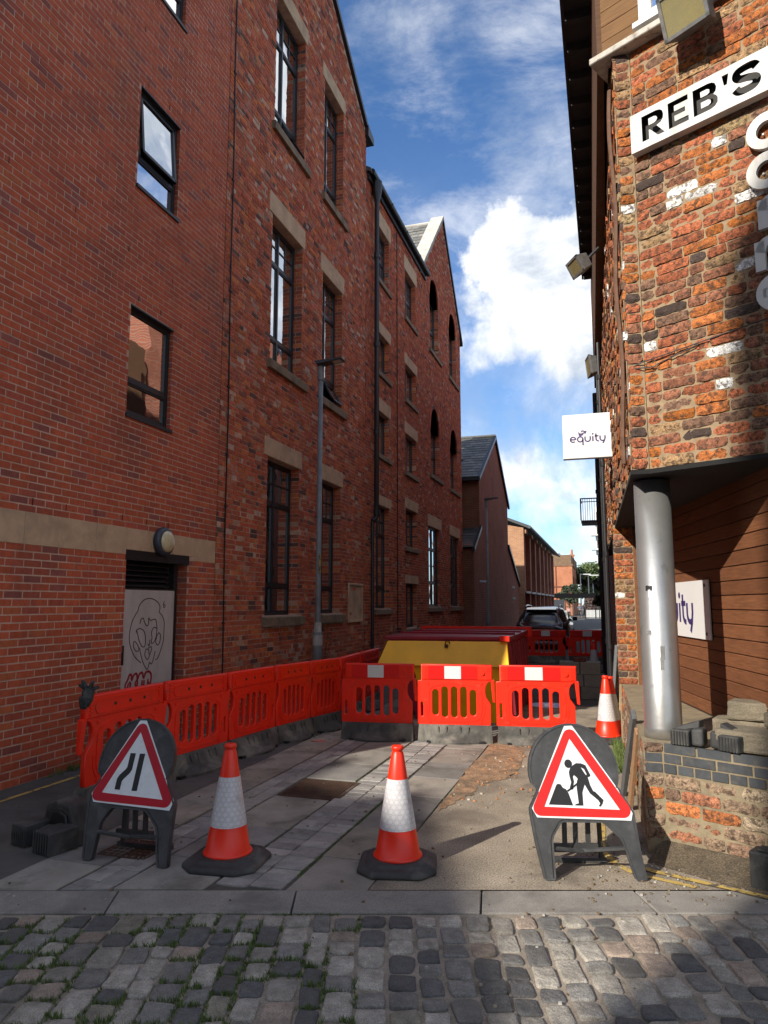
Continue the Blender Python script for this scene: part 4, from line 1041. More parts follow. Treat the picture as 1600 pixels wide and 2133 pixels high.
# --- the vertical word below it, letter by letter
def wl(ch, u, v, s_):
    k = smoothpts
    if ch == 'c': return [[(u+s_*.5*math.cos(R(a)), v+s_*.5*math.sin(R(a))) for a in range(42, 320, 12)]]
    if ch == 'o': return [[(u+s_*.5*math.cos(R(a)), v+s_*.5*math.sin(R(a))) for a in range(0, 361, 12)]]
    if ch == 'r': return [[(u-.3*s_, v-.55*s_), (u-.3*s_, v+.5*s_)], k([(u-.3*s_, v+.1*s_), (u-.2*s_, v+.36*s_), (u+.02*s_, v+.46*s_), (u+.25*s_, v+.42*s_)], 4)]
    if ch == 'n': return [[(u-.4*s_, v-.55*s_), (u-.4*s_, v+.5*s_)], k([(u-.4*s_, v+.1*s_), (u-.25*s_, v+.4*s_), (u+.05*s_, v+.47*s_), (u+.3*s_, v+.35*s_), (u+.38*s_, v+.05*s_), (u+.38*s_, v-.55*s_)], 4)]
    if ch == 'e': return [[(u+s_*.48, v+.02*s_), (u-.44*s_, v+.02*s_)], [(u+s_*.5*math.cos(R(a)), v+s_*.5*math.sin(R(a))) for a in range(2, 320, 12)]]
names = {'c': 'topmost', 'o': 'second from the top', 'r': 'third from the top', 'n': 'fourth from the top', 'e': 'lowest'}
for ch, u, v in (('c',.93,4.775),('o',.915,4.50),('r',.93,4.21),('n',.915,3.93),('e',.925,3.665)):
    m = MB()
    for ln in wl(ch, u, v, .19): ribbon(m, ln, .062, lambda x, y, t: CHF.p(x, y, .02+t), th=.035)
    for q in (-.05, .05): fbox(m, CHF, u+q*.6-.006, u+q*.6+.006, v-.006, v+.006, 0, .021)
    tag(m.build('sign_letter', m_tray), f'white raised letter {ch}, {names[ch]} in the vertical word on the brick', 'sign letter', 'letters of the vertical word on the brick')

# --- floodlights
m_fl = mat('floodlight_body', (.10,.10,.10), .6, .25, 14, .3, 60, dirt=(.2,.18,.15), dscale=9, damt=.5)
m_lens2 = glass_mat('flood_lens', (.5,.42,.2), .2, .97, .7, .9)
m_reflec = mat('flood_reflector', (.78,.62,.20), .35, .35, 9, metal=.35)
def floodlight(loc, rz, tilt, w, h, d, label, arm):
    t = thing('floodlight', label, 'floodlight', loc, world=False, group='floodlights on the corner building'); t.rotation_euler = (tilt, 0, rz)
    s = MB(); b = .8
    s.hexa([(-w/2*b,d,-h/2*b),(w/2*b,d,-h/2*b),(w/2,0,-h/2),(-w/2,0,-h/2),(-w/2*b,d,h/2*b),(w/2*b,d,h/2*b),(w/2,0,h/2),(-w/2,0,h/2)]); 
    bevel(s.build('housing', m_fl, t), .01, 2)
    s = MB()
    for q in ((-w/2,w/2,h/2-.025,h/2),(-w/2,w/2,-h/2,-h/2+.025),(-w/2,-w/2+.025,-h/2,h/2),(w/2-.025,w/2,-h/2,h/2)): s.box(q[0],q[1],-.02,0,q[2],q[3])
    s.build('bezel', m_fl, t)
    s = MB(); s.add([(-w/2+.02,-.004,-h/2+.02),(w/2-.02,-.004,-h/2+.02),(w/2-.02,-.004,h/2-.02),(-w/2+.02,-.004,h/2-.02),(-w*.12,-.002,-.02),(w*.15,-.002,-.02),(w*.15,-.002,.05),(-w*.12,-.002,.05)], [(0,1,5,4),(1,2,6,5),(2,3,7,6),(3,0,4,7),(4,5,6,7)]); s.build('reflector', m_reflec, t)
    s = MB(); s.box(-w/2+.02,w/2-.02,-.012,-.009,-h/2+.02,h/2-.02); s.build('lens', m_lens2, t)
    s = MB(); s.tube([(0,d*.7,0),arm], .018, 8); s.build('bracket', m_iron, t)
    return t
nz = math.atan2(CHF.N.y, CHF.N.x)+math.pi/2
f1 = CHF.p(.53, 5.79, .27); floodlight(f1, nz-.12, R(18), .33, .31, .16, 'large square floodlight with yellowed glass above the long white sign', (0,.34,.02))
floodlight((-.20,8.05,5.52), R(-62), R(28), .26, .2, .14, 'grey floodlight under the eaves at the end of the dark soffit', (.06,.34,.08))
floodlight((-.14,12.0,5.62), R(-78), R(6), .3, .33, .12, 'small pale floodlight lower down the alley wall past the eaves', (.0,.26,.0))
# --- hanging sign and wall sign
m_white = mat('white_panel', (.66,.66,.66), .45, .03, 2); m_purple = mat('purple_print', (.045,.03,.13), .5, .1)
def logo(f, name, parent, x0, y0, wd):
    """the word equity in round strokes with the pair of masks; f maps local to 3D"""
    k = wd/6.1; m = MB(); w = .26*k; q = lambda pts: [(x0+a*k, y0+b*k) for a, b in pts]
    arc = lambda cx, cy, r, a0, a1, n=14: [(cx+r*math.cos(R(a0+(a1-a0)*i/n)), cy+r*math.sin(R(a0+(a1-a0)*i/n))) for i in range(n+1)]
    L = [[(.95,.5)]+[(.05,.5)], arc(.5,.5,.47,0,310), arc(1.75,.5,.47,0,360), [(2.22,.5),(2.22,-.65)],
         [(2.6,.97),(2.6,.5)]+arc(3.05,.48,.45,180,360)+[(3.5,.5),(3.5,.97)], [(3.95,.0),(3.95,.97)], [(4.5,1.4),(4.5,.45)]+arc(4.9,.42,.4,180,270)+[(4.98,.02)], [(4.25,.95),(4.95,.95)],
         [(5.2,.97),(5.2,.5)]+arc(5.62,.46,.42,180,300), [(6.05,.97),(6.05,.5),(5.9,.0),(5.65,-.45)]]
    for ln in L: ribbon(m, q(ln), w, lambda x, y, t: f(x, y, t), th=.0015)
    dot = circ(x0+3.95*k, y0+1.36*k, .17*k, 10); m.prism(dot, 0, .0015, lambda x, y, t: f(x, y, t))
    for mk in ([(1.5,1.2),(1.75,1.05),(2.2,1.2),(2.45,1.55),(2.35,1.75),(2.05,1.6),(1.75,1.6),(1.42,1.95)], [(1.95,1.75),(2.3,1.95),(2.5,1.5),(2.75,1.5),(2.95,2.05),(2.6,2.0),(2.3,2.15),(1.95,2.1)]):
        m.prism(q(mk), 0, .0015, lambda x, y, t: f(x, y, t))
    return m.build(name, m_purple, parent)
hs = thing('projecting_sign', 'square white projecting sign reading equity, sticking out from the alley wall', 'sign', (.13, 9.0, 3.46), world=True)
hx0, hx1, hz0, hz1 = -.455, .14, 3.47, 4.03
s = MB(); s.box(hx0, hx1, 9.0, 9.03, hz0, hz1); bevel(s.build('panel', m_white, hs), .004, 1)
s = MB(); s.box(hx0, hx1+.02, 9.002, 9.034, hz0-.012, hz0-.001); s.box(hx1, hx1+.05, 9.0, 9.03, hz0+.1, hz0+.14); s.build('bracket', m_iron, hs)
logo(lambda x, y, t: (x, 8.9995-t, y), 'lettering', hs, hx0+.09, hz0+.205, .42)
wsn = thing('wall_sign', 'white wall sign with purple equity lettering behind the silver column', 'sign', WDF.p(1.7, 1.37, .02), world=True)
s = MB(); fbox(s, WDF, .85, 2.645, 1.372, 1.882, .012, .022); s.build('panel', m_white, wsn)
logo(lambda x, y, t: WDF.p(x, y, .0225+t), 'lettering', wsn, 1.06, 1.505, 1.13).data.transform(Matrix.Identity(4))
for u in (.95, 2.55):
    for z in (1.42, 1.835):
        s = MB(); c_ = WDF.p(u, z, .0); s.tube([WDF.p(u, z, 0), WDF.p(u, z, .028)], .014, 8); s.build('fixing_bolt', m_iron, wsn)
# ------------------------------------------------------------------ street works
rng = random.Random(77)
m_red = mat('red_plastic', (.78,.020,.004), .42, .10, 4, .08, 40, spec=.45, dirt=(.30,.06,.035), dscale=7, damt=.45, dlo=.54, dhi=.72)
m_redd = mat('red_reflective', (.62,.008,.006), .3, .06, 6, spec=.6)
m_wref = mat('white_reflective', (.60,.61,.60), .35, .04, 8)
m_rub2 = mat('black_rubber', (.028,.028,.028), .7, .35, 7, .5, 60, dirt=(.11,.105,.095), dscale=4, damt=.75, dlo=.45, dhi=.7)
m_foot = mat('dusty_rubber', (.055,.054,.05), .85, .35, 6, .7, 40, dirt=(.20,.185,.155), dscale=3.2, damt=.75, dlo=.42, dhi=.66, dist=.01)
XZ = lambda y0: Matrix(((1,0,0,0),(0,0,-1,y0),(0,1,0,0),(0,0,0,1)))      # plate XY -> XZ, thickness towards -Y from y0
BH = .93
def make_barrier():
    t = thing('plastic_barrier', 'x', 'barrier')
    outer = [(.02,.195),(.95,.195),(.975,.215),(.975,.46),(.945,.50),(.915,.54),(.905,.60),(.91,.66),(.935,.71),(.985,.735),(1.0,.74),(1.0,.93),(.05,.93),(.05,.735),(.004,.73),(.0,.72),(.0,.215)]
    holes = []
    for i in range(5):
        x = .20+i*.125; lo, hi = (.315,.625) if i in (0,4) else (.29,.66)
        holes.append(rrect(x, x+.083, lo, hi, .04))
    holes.append(rrect(.045, .075, .30, .47, .012))
    p = mo('panel', plate([outer]+holes, .045, .008, 2), m_red, t, XZ(.0225))
    # thicker top rail
    b = MB(); b.box(.055, .995, -.034, .034, .742, .925); bevel(b.build('top_rail', m_red, t), .012, 3)
    # raised border round the openings
    for sgn, y in ((-1,-.0225),(1,.0225)):
        r = MB(); path = [(.15,.36),(.16,.30),(.21,.255),(.45,.245),(.74,.255),(.82,.29),(.85,.36),(.85,.58),(.82,.64),(.72,.672),(.45,.70),(.24,.672),(.17,.63),(.15,.57),(.15,.36)]
        ribbon(r, smoothpts(path, 3), .014, lambda x, z, q: (x, y+sgn*q, z), th=.006)
        ribbon(r, smoothpts([(.885,.44),(.885,.36),(.865,.30),(.84,.26)], 3), .018, lambda x, z, q: (x, y+sgn*q, z), th=.006)
        ribbon(r, smoothpts([(.115,.44),(.115,.36),(.13,.30),(.155,.26)], 3), .018, lambda x, z, q: (x, y+sgn*q, z), th=.006)
        for cx, cz in ((.16,.235),(.84,.235),(.14,.70),(.85,.70)): r.prism(circ(cx, cz, .016, 10), 0, .009, lambda x, z, q: (x, y+sgn*q, z))
        for k in range(5):
            for x in (.085, .925): r.box(x, x+.04, min(y*1.52, y*1.52+sgn*.008), max(y*1.52, y*1.52+sgn*.008), .765+k*.03, .78+k*.03)
        r.build('ribs', m_red, t)
    b = MB(); b.prism(circ(.865,.835,.036,18), .034, .045, lambda x, z, q: (x,-q,z)); b.prism(circ(.875,.825,.018,12), .045, .052, lambda x, z, q: (x,-q,z)); b.build('boss', m_red, t)
    b = MB(); b.box(.145, .80, -.0385, -.0335, .755, .912); rr = b.build('reflective_strip', m_redd, t)
    b = MB(); b.box(.365, .585, -.0395, -.0384, .757, .910); b.build('white_patch', m_wref, rr)
    # recess with three fixing holes on the back
    b = MB(); pts = rrect(.12, .90, .775, .885, .05); pts.append(pts[0]); ribbon(b, pts, .012, lambda x, z, q: (x, .034+q, z), th=.007); b.build('recess_rim', m_red, t)
    for x in (.32,.5,.68): b = MB(); b.prism(circ(x, .83, .016, 12), .0335, .036, lambda x, z, q: (x, q, z)); b.build('fixing_hole', m_black, t)
    # locking tongue
    b = MB(); b.hexa([(1.0,-.02,.48),(1.035,-.02,.47),(1.035,.02,.47),(1.0,.02,.48),(.975,-.028,.75),(1.025,-.028,.75),(1.025,.028,.75),(.975,.028,.75)]); bevel(b.build('tongue', m_red, t), .008, 2)
    # rubber foot
    f = MB(); n = 26; vs = []
    def ring(z, yb, bul, inset):
        out = []
        for i in range(n+1):
            s = i/n; x = inset+(1-2*inset)*s
            out.append((x-.0, -(yb+bul*max(0, math.sin(math.pi*min(max((s-.12)/.76, 0), 1)))**.7), z))
        for i in range(n, -1, -1):
            s = i/n; x = inset+(1-2*inset)*s
            out.append((x, (yb+bul*max(0, math.sin(math.pi*min(max((s-.12)/.76, 0), 1)))**.7), z))
        return out
    rings = [ring(0,.09,.13,.01), ring(.025,.09,.135,.008), ring(.05,.085,.11,.01), ring(.09,.08,.055,.012), ring(.13,.075,.015,.015), ring(.205,.055,.0,.02)]
    for rg in rings: vs += rg
    m_ = len(rings[0]); fs = [(j*m_+i, j*m_+(i+1)%m_, (j+1)*m_+(i+1)%m_, (j+1)*m_+i) for j in range(len(rings)-1) for i in range(m_)]+[tuple((len(rings)-1)*m_+i for i in range(m_)), tuple(range(m_-1,-1,-1))]
    f.add(vs, fs); ft = f.build('foot', m_foot, t, True)
    md = ft.modifiers.new('es', 'EDGE_SPLIT'); md.split_angle = R(40)
    for sg in (-1, 1):
        for cx in (.33, .62):
            g = MB(); ribbon(g, smoothpts([(cx-.055,.19),(cx-.05,.13),(cx-.03,.085),(cx,.072),(cx+.03,.085),(cx+.05,.13),(cx+.055,.19)], 3), .018, lambda x, z, q: (x, sg*(.062+.28*max(0, .2-z)+q), z), th=.02)
            g.build('moulded_pocket', m_foot, ft)
    for x in (.13, .80): g = MB(); g.box(x, x+.09, -.14, .14, -.0, .028); g.build('drain_notch', m_black, ft)
    return t
proto = make_barrier()
first = [True]
def put_barrier(a, b, label, group, flip=False, hs=1.0, z=0):
    """from a (x = 0 end) to b, stretched a little to meet its neighbour"""
    a, b = Vector(a), Vector(b)
    o = proto if first[0] else copy_tree(proto); first[0] = False
    o.location = (a.x, a.y, z); o.rotation_euler = (0, 0, math.atan2(b.y-a.y, b.x-a.x)); o.scale = ((b-a).length/1.0, 1, hs)
    o['label'] = label; o['group'] = group; return o
LR = [(-4.10,4.93),(-4.12,6.08),(-4.0,7.08),(-3.91,8.05),(-3.77,8.8),(-3.62,9.5),(-3.70,10.57),(-3.77,11.75)]
ordw = ['nearest red barrier of the left row, black glove on its top corner', 'second red barrier from the glove in the left row', 'third red barrier from the glove in the left row',
        'fourth red barrier from the glove in the left row, beside the front row corner', 'fifth red barrier from the glove, just behind the corner of the front row', 'sixth red barrier from the glove, passing behind the front row', 'farthest red barrier of the left row, ending at the yellow box']
for i in range(7): put_barrier(LR[i+1], LR[i], ordw[i], 'barriers along the left of the works')
FRW = [(-3.27,8.66),(-2.31,8.78),(-1.355,8.92),(-.36,9.05)]
fl = ['left red barrier of the front row, its white patch in shade', 'middle red barrier of the front row, half in sun before the yellow box', 'right red barrier of the front row, fully sunlit with a hanging tongue']
for i in range(3): put_barrier((FRW[i][0]+.012, FRW[i][1]), (FRW[i+1][0]-.03, FRW[i+1][1]), fl[i], 'barriers across the front of the works')
BK = [(-4.35,20.5),(-3.3,20.75),(-2.25,21.0),(-1.12,21.1),(.04,21.2)]
bl_ = ['red barrier of the back row behind the left end of the box', 'red barrier of the back row just past the box lid', 'red barrier of the back row in front of the black car', 'red barrier of the back row by the right wall, behind the far cone']
for i in range(4): put_barrier((BK[i][0]+.012, BK[i][1]), (BK[i+1][0]-.03, BK[i+1][1]), bl_[i], 'barriers across the back of the works')
# --- glove on the near corner
m_glove = mat('work_glove', (.035,.037,.036), .95, .5, 40, .8, 120, dirt=(.12,.12,.11), dscale=18, damt=.5)
gl = MB(); gx, gy, gz = -4.10, 4.97, .93
def sausage(m, a, b, r0, r1, k=5):
    a, b = Vector(a), Vector(b); pts = [a.lerp(b, i/k)+Vector((0,0,.012*math.sin(math.pi*i/k))) for i in range(k+1)]
    m.tube(pts, [r0*.7]+[r0+(r1-r0)*i/k for i in range(1, k)]+[r1*.55], 8)
gl.tube([(gx+.0,gy-.02,gz-.09),(gx+.02,gy-.02,gz-.03),(gx+.01,gy,gz+.03),(gx,gy+.02,gz+.05)], [.03,.045,.05,.028], 10)
sausage(gl, (gx,gy,gz+.03), (gx-.10,gy+.02,gz+.08), .019, .015); sausage(gl, (gx,gy,gz+.04), (gx-.05,gy-.01,gz+.12), .019, .015)
sausage(gl, (gx+.02,gy,gz+.04), (gx+.06,gy+.0,gz+.12), .019, .015); sausage(gl, (gx+.02,gy,gz+.02), (gx+.09,gy+.03,gz+.07), .019, .015); sausage(gl, (gx+.03,gy,gz+.0), (gx+.05,gy-.05,gz-.07), .02, .016)
for k in range(3): sausage(gl, (gx-.02+.025*k,gy-.05,gz-.0), (gx-.01+.022*k,gy-.05,gz-.1), .016, .013)
tag(gl.build('work_glove', m_glove, None, True), 'dirty black work glove stuck on the near end of the left barriers', 'glove')
# --- traffic cones
m_cone = mat('cone_plastic', (.76,.024,.004), .4, .08, 5, .05, 60, spec=.5)
def sleeve_mat():
    m = bpy.data.materials.new('cone_sleeve'); m.use_nodes = True; t = m.node_tree; bs = t.nodes['Principled BSDF']
    tcn = N(t, 'ShaderNodeTexCoord'); sp = N(t, 'ShaderNodeSeparateXYZ'); t.links.new(tcn.outputs['Object'], sp.inputs[0])
    X = mth(t, 'MULTIPLY', mth(t, 'ARCTAN2', sp.outputs[1], sp.outputs[0]), 16/(2*math.pi)); Y = mth(t, 'DIVIDE', sp.outputs[2], .034*1.732)
    def lat(o):
        fx = mth(t, 'SUBTRACT', mth(t, 'FRACT', mth(t, 'ADD', X, o+32)), .5); fy = mth(t, 'MULTIPLY', mth(t, 'SUBTRACT', mth(t, 'FRACT', mth(t, 'ADD', Y, o)), .5), 1.732)
        return mth(t, 'SQRT', mth(t, 'ADD', mth(t, 'MULTIPLY', fx, fx), mth(t, 'MULTIPLY', fy, fy)))
    d = mth(t, 'MINIMUM', lat(0.0), lat(.5)); e = mth(t, 'SUBTRACT', 1.0, sstep(t, mth(t, 'ABSOLUTE', mth(t, 'SUBTRACT', d, .42)), .03, .09)); n = noise(t, tcn.outputs['Object'], 14, 5)
    c = mixc(t, mth(t, 'MULTIPLY', e, .6), (.56,.54,.55), (.33,.32,.33)); c = mixc(t, sstep(t, n, .5, .75), c, (.40,.35,.36))
    t.links.new(c, bs.inputs['Base Color']); bs.inputs['Roughness'].default_value = .35; return m
m_sleeve = sleeve_mat()
def make_cone():
    t = thing('traffic_cone', 'x', 'traffic cone')
    b = MB(); pts = []; w, k = .25, .10
    oct_ = [(-w,-w+k),(-w+k,-w),(w-k,-w),(w,-w+k),(w,w-k),(w-k,w),(-w+k,w),(-w,w-k)]
    lv = [(1,0.0),(1.0,.02),(.95,.038),(.80,.045),(.72,.062),(.55,.066)]; vs = []
    for s, z in lv: vs += [(x*s, y*s, z) for x, y in oct_]
    b.add(vs, [(j*8+i, j*8+(i+1)%8, (j+1)*8+(i+1)%8, (j+1)*8+i) for j in range(len(lv)-1) for i in range(8)]+[tuple(range(40,48)), tuple(range(7,-1,-1))])
    bevel(b.build('base', m_rub2, t), .008, 2, 25)
    b = MB(); R0 = lambda z: .143+(z-.085)*(.040-.143)/(.70-.085)
    b.lathe([(.158,.063),(.160,.072),(.152,.082),(.143,.088),(R0(.235),.235),(R0(.55),.55),(.040,.70),(.033,.712),(.033,.718),(.040,.724),(.040,.742),(.034,.75),(.012,.75)], 40); b.build('body', m_cone, t, True)
    b = MB(); b.lathe([(R0(.24)+.0025,.24),(R0(.395)+.0025,.395),(R0(.545)+.0025,.545)], 40, caps=False); b.build('reflective_sleeve', m_sleeve, t, True)
    return t
cone = make_cone()
for i, (x, y, rz, lab, sx) in enumerate([(-1.354,4.64,.22,'red and white traffic cone standing in the middle before the front barriers',1),
        (-2.435,4.37,.1,'red and white traffic cone beside the narrowing road sign',1),
        (-.06,9.42,.4,'sunlit traffic cone by the right wall, in front of its twin',1.05), (-.005,9.56,.1,'traffic cone half hidden behind the sunlit one by the right wall',1.02),
        (-.36,18.6,.2,'shaded far traffic cone behind the grey concrete blocks',1.0)]):
    o = cone if i == 0 else copy_tree(cone); o.location = (x, y, .004); o.rotation_euler = (0, 0, rz); o.scale = (1,1,sx); o['label'] = lab; o['group'] = 'traffic cones'
# --- folding sign boards
SK = .000506
def sg(x, y): return ((x-735)*SK, (1900-y)*SK)
m_sgf = mat('sign_plastic', (.035,.036,.037), .55, .3, 9, .25, 60, dirt=(.10,.10,.10), dscale=8, damt=.4)
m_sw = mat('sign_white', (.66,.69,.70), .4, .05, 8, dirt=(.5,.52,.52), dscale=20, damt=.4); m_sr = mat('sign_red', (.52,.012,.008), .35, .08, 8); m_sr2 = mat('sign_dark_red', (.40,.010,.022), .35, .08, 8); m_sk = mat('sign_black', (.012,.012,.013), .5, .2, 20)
def make_sign(name, label, loc, rz, lean, sym, rd):
    t = thing(name, label, 'road sign', loc, rz)
    tilt = Matrix.Rotation(-lean, 4, 'X')
    arc = [(660+562*math.cos(R(a)), 655-570*math.sin(R(a))) for a in range(-20, 203, 9)]
    right = [(1440,1900),(1400,1600),(1372,1240),(1368,1150),(1330,1080),(1240,930),(1210,860)]
    left = [(150,830),(188,880),(185,910),(120,1030),(82,1100),(85,1180),(130,1500),(210,1890),(222,1905),(322,1905),(328,1880),(326,1470),(345,1410),(440,1270),(480,1250),(960,1255),(1020,1290),(1180,1440),(1215,1520),(1260,1700),(1310,1880),(1330,1905)]
    o1 = [sg(*p) for p in right+arc+left]
    fr = mo('frame', plate([o1], .055, .010, 2), m_sgf, t, tilt @ XZ(.0275))
    rim = MB(); pl = o1+[o1[0]]; ribbon(rim, pl, .012, lambda x, z, q: tuple(tilt @ Vector((x*.985, -.0275-q, .004+z*.985))), th=.005); rim.build('rim', m_sgf, fr)
    tri = [sg(*p) for p in [(590,118),(690,118),(1358,1120),(1322,1242),(165,1208),(108,1105)]]
    fc = mo('sign_face', plate([tri], .003), m_sw, t, tilt @ XZ(-.0285))
    def rtri(P, r):
        P = [Vector(p) for p in P]; out = []
        for i in range(3):
            a, b, c = P[i-1], P[i], P[(i+1)%3]; d1, d2 = (a-b).normalized(), (c-b).normalized(); h = math.acos(d1.dot(d2))/2; l = r/math.tan(h)
            p1, p2 = b+d1*l, b+d2*l; ctr = b+(d1+d2).normalized()*r/math.sin(h); a1 = math.atan2(p1.y-ctr.y, p1.x-ctr.x); a2 = math.atan2(p2.y-ctr.y, p2.x-ctr.x); da = (a2-a1+math.pi) % (2*math.pi)-math.pi
            out += [tuple(ctr+Vector((math.cos(a1+da*k/6), math.sin(a1+da*k/6)))*r) for k in range(7)]
        return out
    ob = rtri([sg(638,75), sg(1405,1215), sg(70,1188)], .045); ib = [sg(*p) for p in [(640,275),(1195,1118),(262,1085)]]
    mo('red_border', plate([ob, ib], .0022), rd, fc, tilt @ XZ(-.0315))
    for lp in sym: mo('symbol', plate([[sg(*p) for p in lp]], .0022), m_sk, fc, tilt @ XZ(-.0315))
    # rear leg, cross bar
    s = MB(); dz = .12
    yb, hz = .30, .62
    for x in (-.19, .17): s.tube([(x*.7, .03+hz*math.tan(lean), hz), (x, yb, .02)], .016, 6)
    for x in (-.09, -.02, .06): s.box(x-.014, x+.014, yb*.62-.012, yb*.62+.012, .12, .36)
    s.box(-.16, .12, yb*.62-.014, yb*.62+.014, .10, .15); s.box(-.22, .20, yb-.02, yb+.02, .0, .03); s.build('rear_leg', m_sgf, t)
    s = MB(); s.tube([(-.2,.03,.17),(0,.10,.13),(.0,.11,.13),(.27,.035,.17)], .014, 6); s.build('cross_bar', m_sgf, t)
    return t
digger = [[(600+48*math.cos(R(a)), 580+52*math.sin(R(a))) for a in range(0, 360, 20)],
  [(628,618),(655,600),(700,573),(760,575),(815,596),(838,650),(868,715),(856,733),(828,738),(812,725),(822,705),(795,645),(755,622),(775,660),(800,700),(832,740),(852,830),(885,903),(905,908),(1003,1005),(988,1045),(962,1082),(938,1078),(958,1045),(938,1010),(842,930),(785,825),(748,920),(747,1072),(645,1070),(650,1056),(692,1045),(683,860),(692,790),(705,760),(690,740),(660,715),(645,735),(655,790),(640,850),(640,882),(605,888),(597,862),(620,800),(605,735),(600,680),(615,645)],
  [(556,898),(572,912),(640,868),(705,822),(695,803),(640,842)],
  [(320,1060),(430,832),(452,817),(485,825),(510,865),(545,880),(562,905),(575,930),(620,1070)]]
make_sign('road_works_sign', 'road works warning sign with digging figure on a black folding frame, in the sun', (-.18,4.77,.002), R(16.5), R(13), digger, m_sr)
narrow = [[(560,560),(640,560),(640,770),(615,820),(540,900),(525,930),(525,1035),(445,1035),(445,900),(470,850),(545,770),(560,740)], [(705,560),(785,560),(785,1035),(705,1035)]]
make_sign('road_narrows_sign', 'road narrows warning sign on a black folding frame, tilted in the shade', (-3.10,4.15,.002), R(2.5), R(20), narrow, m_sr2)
# --- loose rubber blocks
def ribbed(m, x0, x1, y0, y1, z0, z1, n=7):
    m.box(x0, x1, y0+.012, y1, z0, z1); w = (x1-x0)/(2*n-1)
    for i in range(n): m.box(x0+2*i*w, x0+(2*i+1)*w, y0, y0+.013, z0+.004, z1-.004)
t = thing('rubber_block', 'black rubber barrier foot with ribbed ends lying on the tarmac beside the tilted sign', 'barrier foot', (-3.80,4.28,0), R(-14))
m = MB(); m.prism([(-.22,0),(.22,0),(.19,.10),(.11,.26),(-.06,.28),(-.15,.24)], .08, .26, lambda x, z, q: (x, q, z)); bevel(m.build('arch', m_rub2, t), .015, 2)
m = MB(); m.prism([(-.12,.03),(.15,.03),(.10,.2),(.03,.225),(-.05,.215)], .055, .082, lambda x, z, q: (x, q, z)); bevel(m.build('hollow', m_black, t), .01, 2)
m = MB(); ribbed(m, -.23, -.08, -.13, .08, 0, .15); bevel(m.build('ribbed_end', m_rub2, t), .006, 1)
m = MB(); ribbed(m, .05, .23, -.15, .08, 0, .15); bevel(m.build('ribbed_end', m_rub2, t), .006, 1)
m = MB(); m.hexa([(-.08,-.07,.02),(.05,-.07,.02),(.05,.08,.02),(-.08,.08,.02),(-.08,-.05,.10),(.05,-.05,.10),(.05,.08,.13),(-.08,.08,.13)]); bevel(m.build('saddle', m_rub2, t), .01, 2)
ang = math.atan2(UC.y, UC.x)
for k, (u, lab, rz) in enumerate(((.16,'black ribbed rubber foot on the low wall touching the silver column',.10),(.40,'black ribbed rubber foot on the low wall, right one of the pair',-.12))):
    c = CHF.p(u, .735, -.04); t = thing('rubber_block', lab, 'barrier foot', c, ang+rz, group='rubber feet on the low wall')
    m = MB(); ribbed(m, -.10 if k == 0 else -.02, .02 if k == 0 else .11, -.06, .09, 0.0, .10, 7); bevel(m.build('ribbed_end', m_rub2, t), .005, 1)
    m = MB(); x0, x1 = (.02,.10) if k == 0 else (-.10,-.02)
    m.hexa([(x0,-.02,0),(x1,-.02,0),(x1,.1,0),(x0,.1,0),(x0,-.01,.11),(x1,-.01,.12),(x1,.1,.12),(x0,.1,.11)]); bevel(m.build('saddle', m_rub2, t), .02, 3)
    m = MB(); s_ = -1 if k == 0 else 1
    m.hexa([(s_*.10,.0,.085),(s_*-.06,.05,.11),(s_*-.06,.16,.11),(s_*.10,.14,.085),(s_*.09,.02,.105),(s_*-.06,.06,.16),(s_*-.06,.15,.16),(s_*.09,.13,.105)]); bevel(m.build('flap', m_rub2, t), .008, 2)
t = thing('rubber_block', 'plain black rubber block at the foot of the low wall, at the picture edge', 'barrier foot', (.84,4.93,0), R(-28))
m = MB(); m.box(-.07, .28, -.07, .07, 0, .22); bevel(m.build('block', m_rub2, t), .012, 2); m = MB(); m.box(-.03, .2, -.05, .05, .2201, .235); bevel(m.build('cap', m_rub2, t), .01, 2)
# --- lidded works box (yellow front, maroon lid)
m_yel = mat('yellow_steel', (.90,.50,.003), .42, .10, 3, .05, 40, dirt=(.75,.40,.006), dscale=2.5, damt=.35); m_mar = mat('maroon_steel', (.26,.014,.03), .45, .2, 4, .1, 40, dirt=(.09,.012,.016), dscale=3, damt=.5)
t = thing('lidded_skip', 'lockable works skip with yellow front panel and maroon lid behind the front barriers', 'skip', (-2.3,11.4,0), world=True)
m = MB(); F = lambda x, y, z: (x, y+(x+2.3)*.10, z)
m.hexa([F(-3.27,10.22,.78),F(-1.36,10.22,.78),F(-1.36,10.26,.78),F(-3.27,10.26,.78),F(-3.15,10.36,1.13),F(-1.40,10.36,1.13),F(-1.40,10.40,1.13),F(-3.15,10.40,1.13)]); bevel(m.build('front_panel', m_yel, t), .01, 2)
m = MB(); m.hexa([F(-2.55,10.28,.0),F(-1.5,10.28,.0),F(-1.5,10.32,.0),F(-2.55,10.32,.0),F(-2.75,10.285,.80),F(-1.42,10.285,.80),F(-1.42,10.325,.80),F(-2.75,10.325,.80)]); m.build('lower_panel', m_yel, t)
m = MB(); m.hexa([F(-2.7,10.34,0),F(-1.42,10.34,0),F(-1.36,12.9,0),F(-2.9,12.9,0),F(-3.14,10.402,1.14),F(-1.405,10.402,1.14),F(-1.405,12.9,1.14),F(-3.14,12.9,1.14)]); m.build('body', m_mar, t)
m = MB(); m.hexa([F(-3.2,10.40,1.145),F(-1.36,10.40,1.145),F(-1.36,13.0,1.145),F(-3.2,13.0,1.145),F(-3.2,10.40,1.20),F(-1.36,10.40,1.20),F(-1.36,13.0,1.22),F(-3.2,13.0,1.22)]); lid = bevel(m.build('lid', m_mar, t), .012, 2)
m = MB()
for y in (11.1, 11.9, 12.7): m.box(-3.18, -1.37, y, y+.05, 1.195, 1.235)
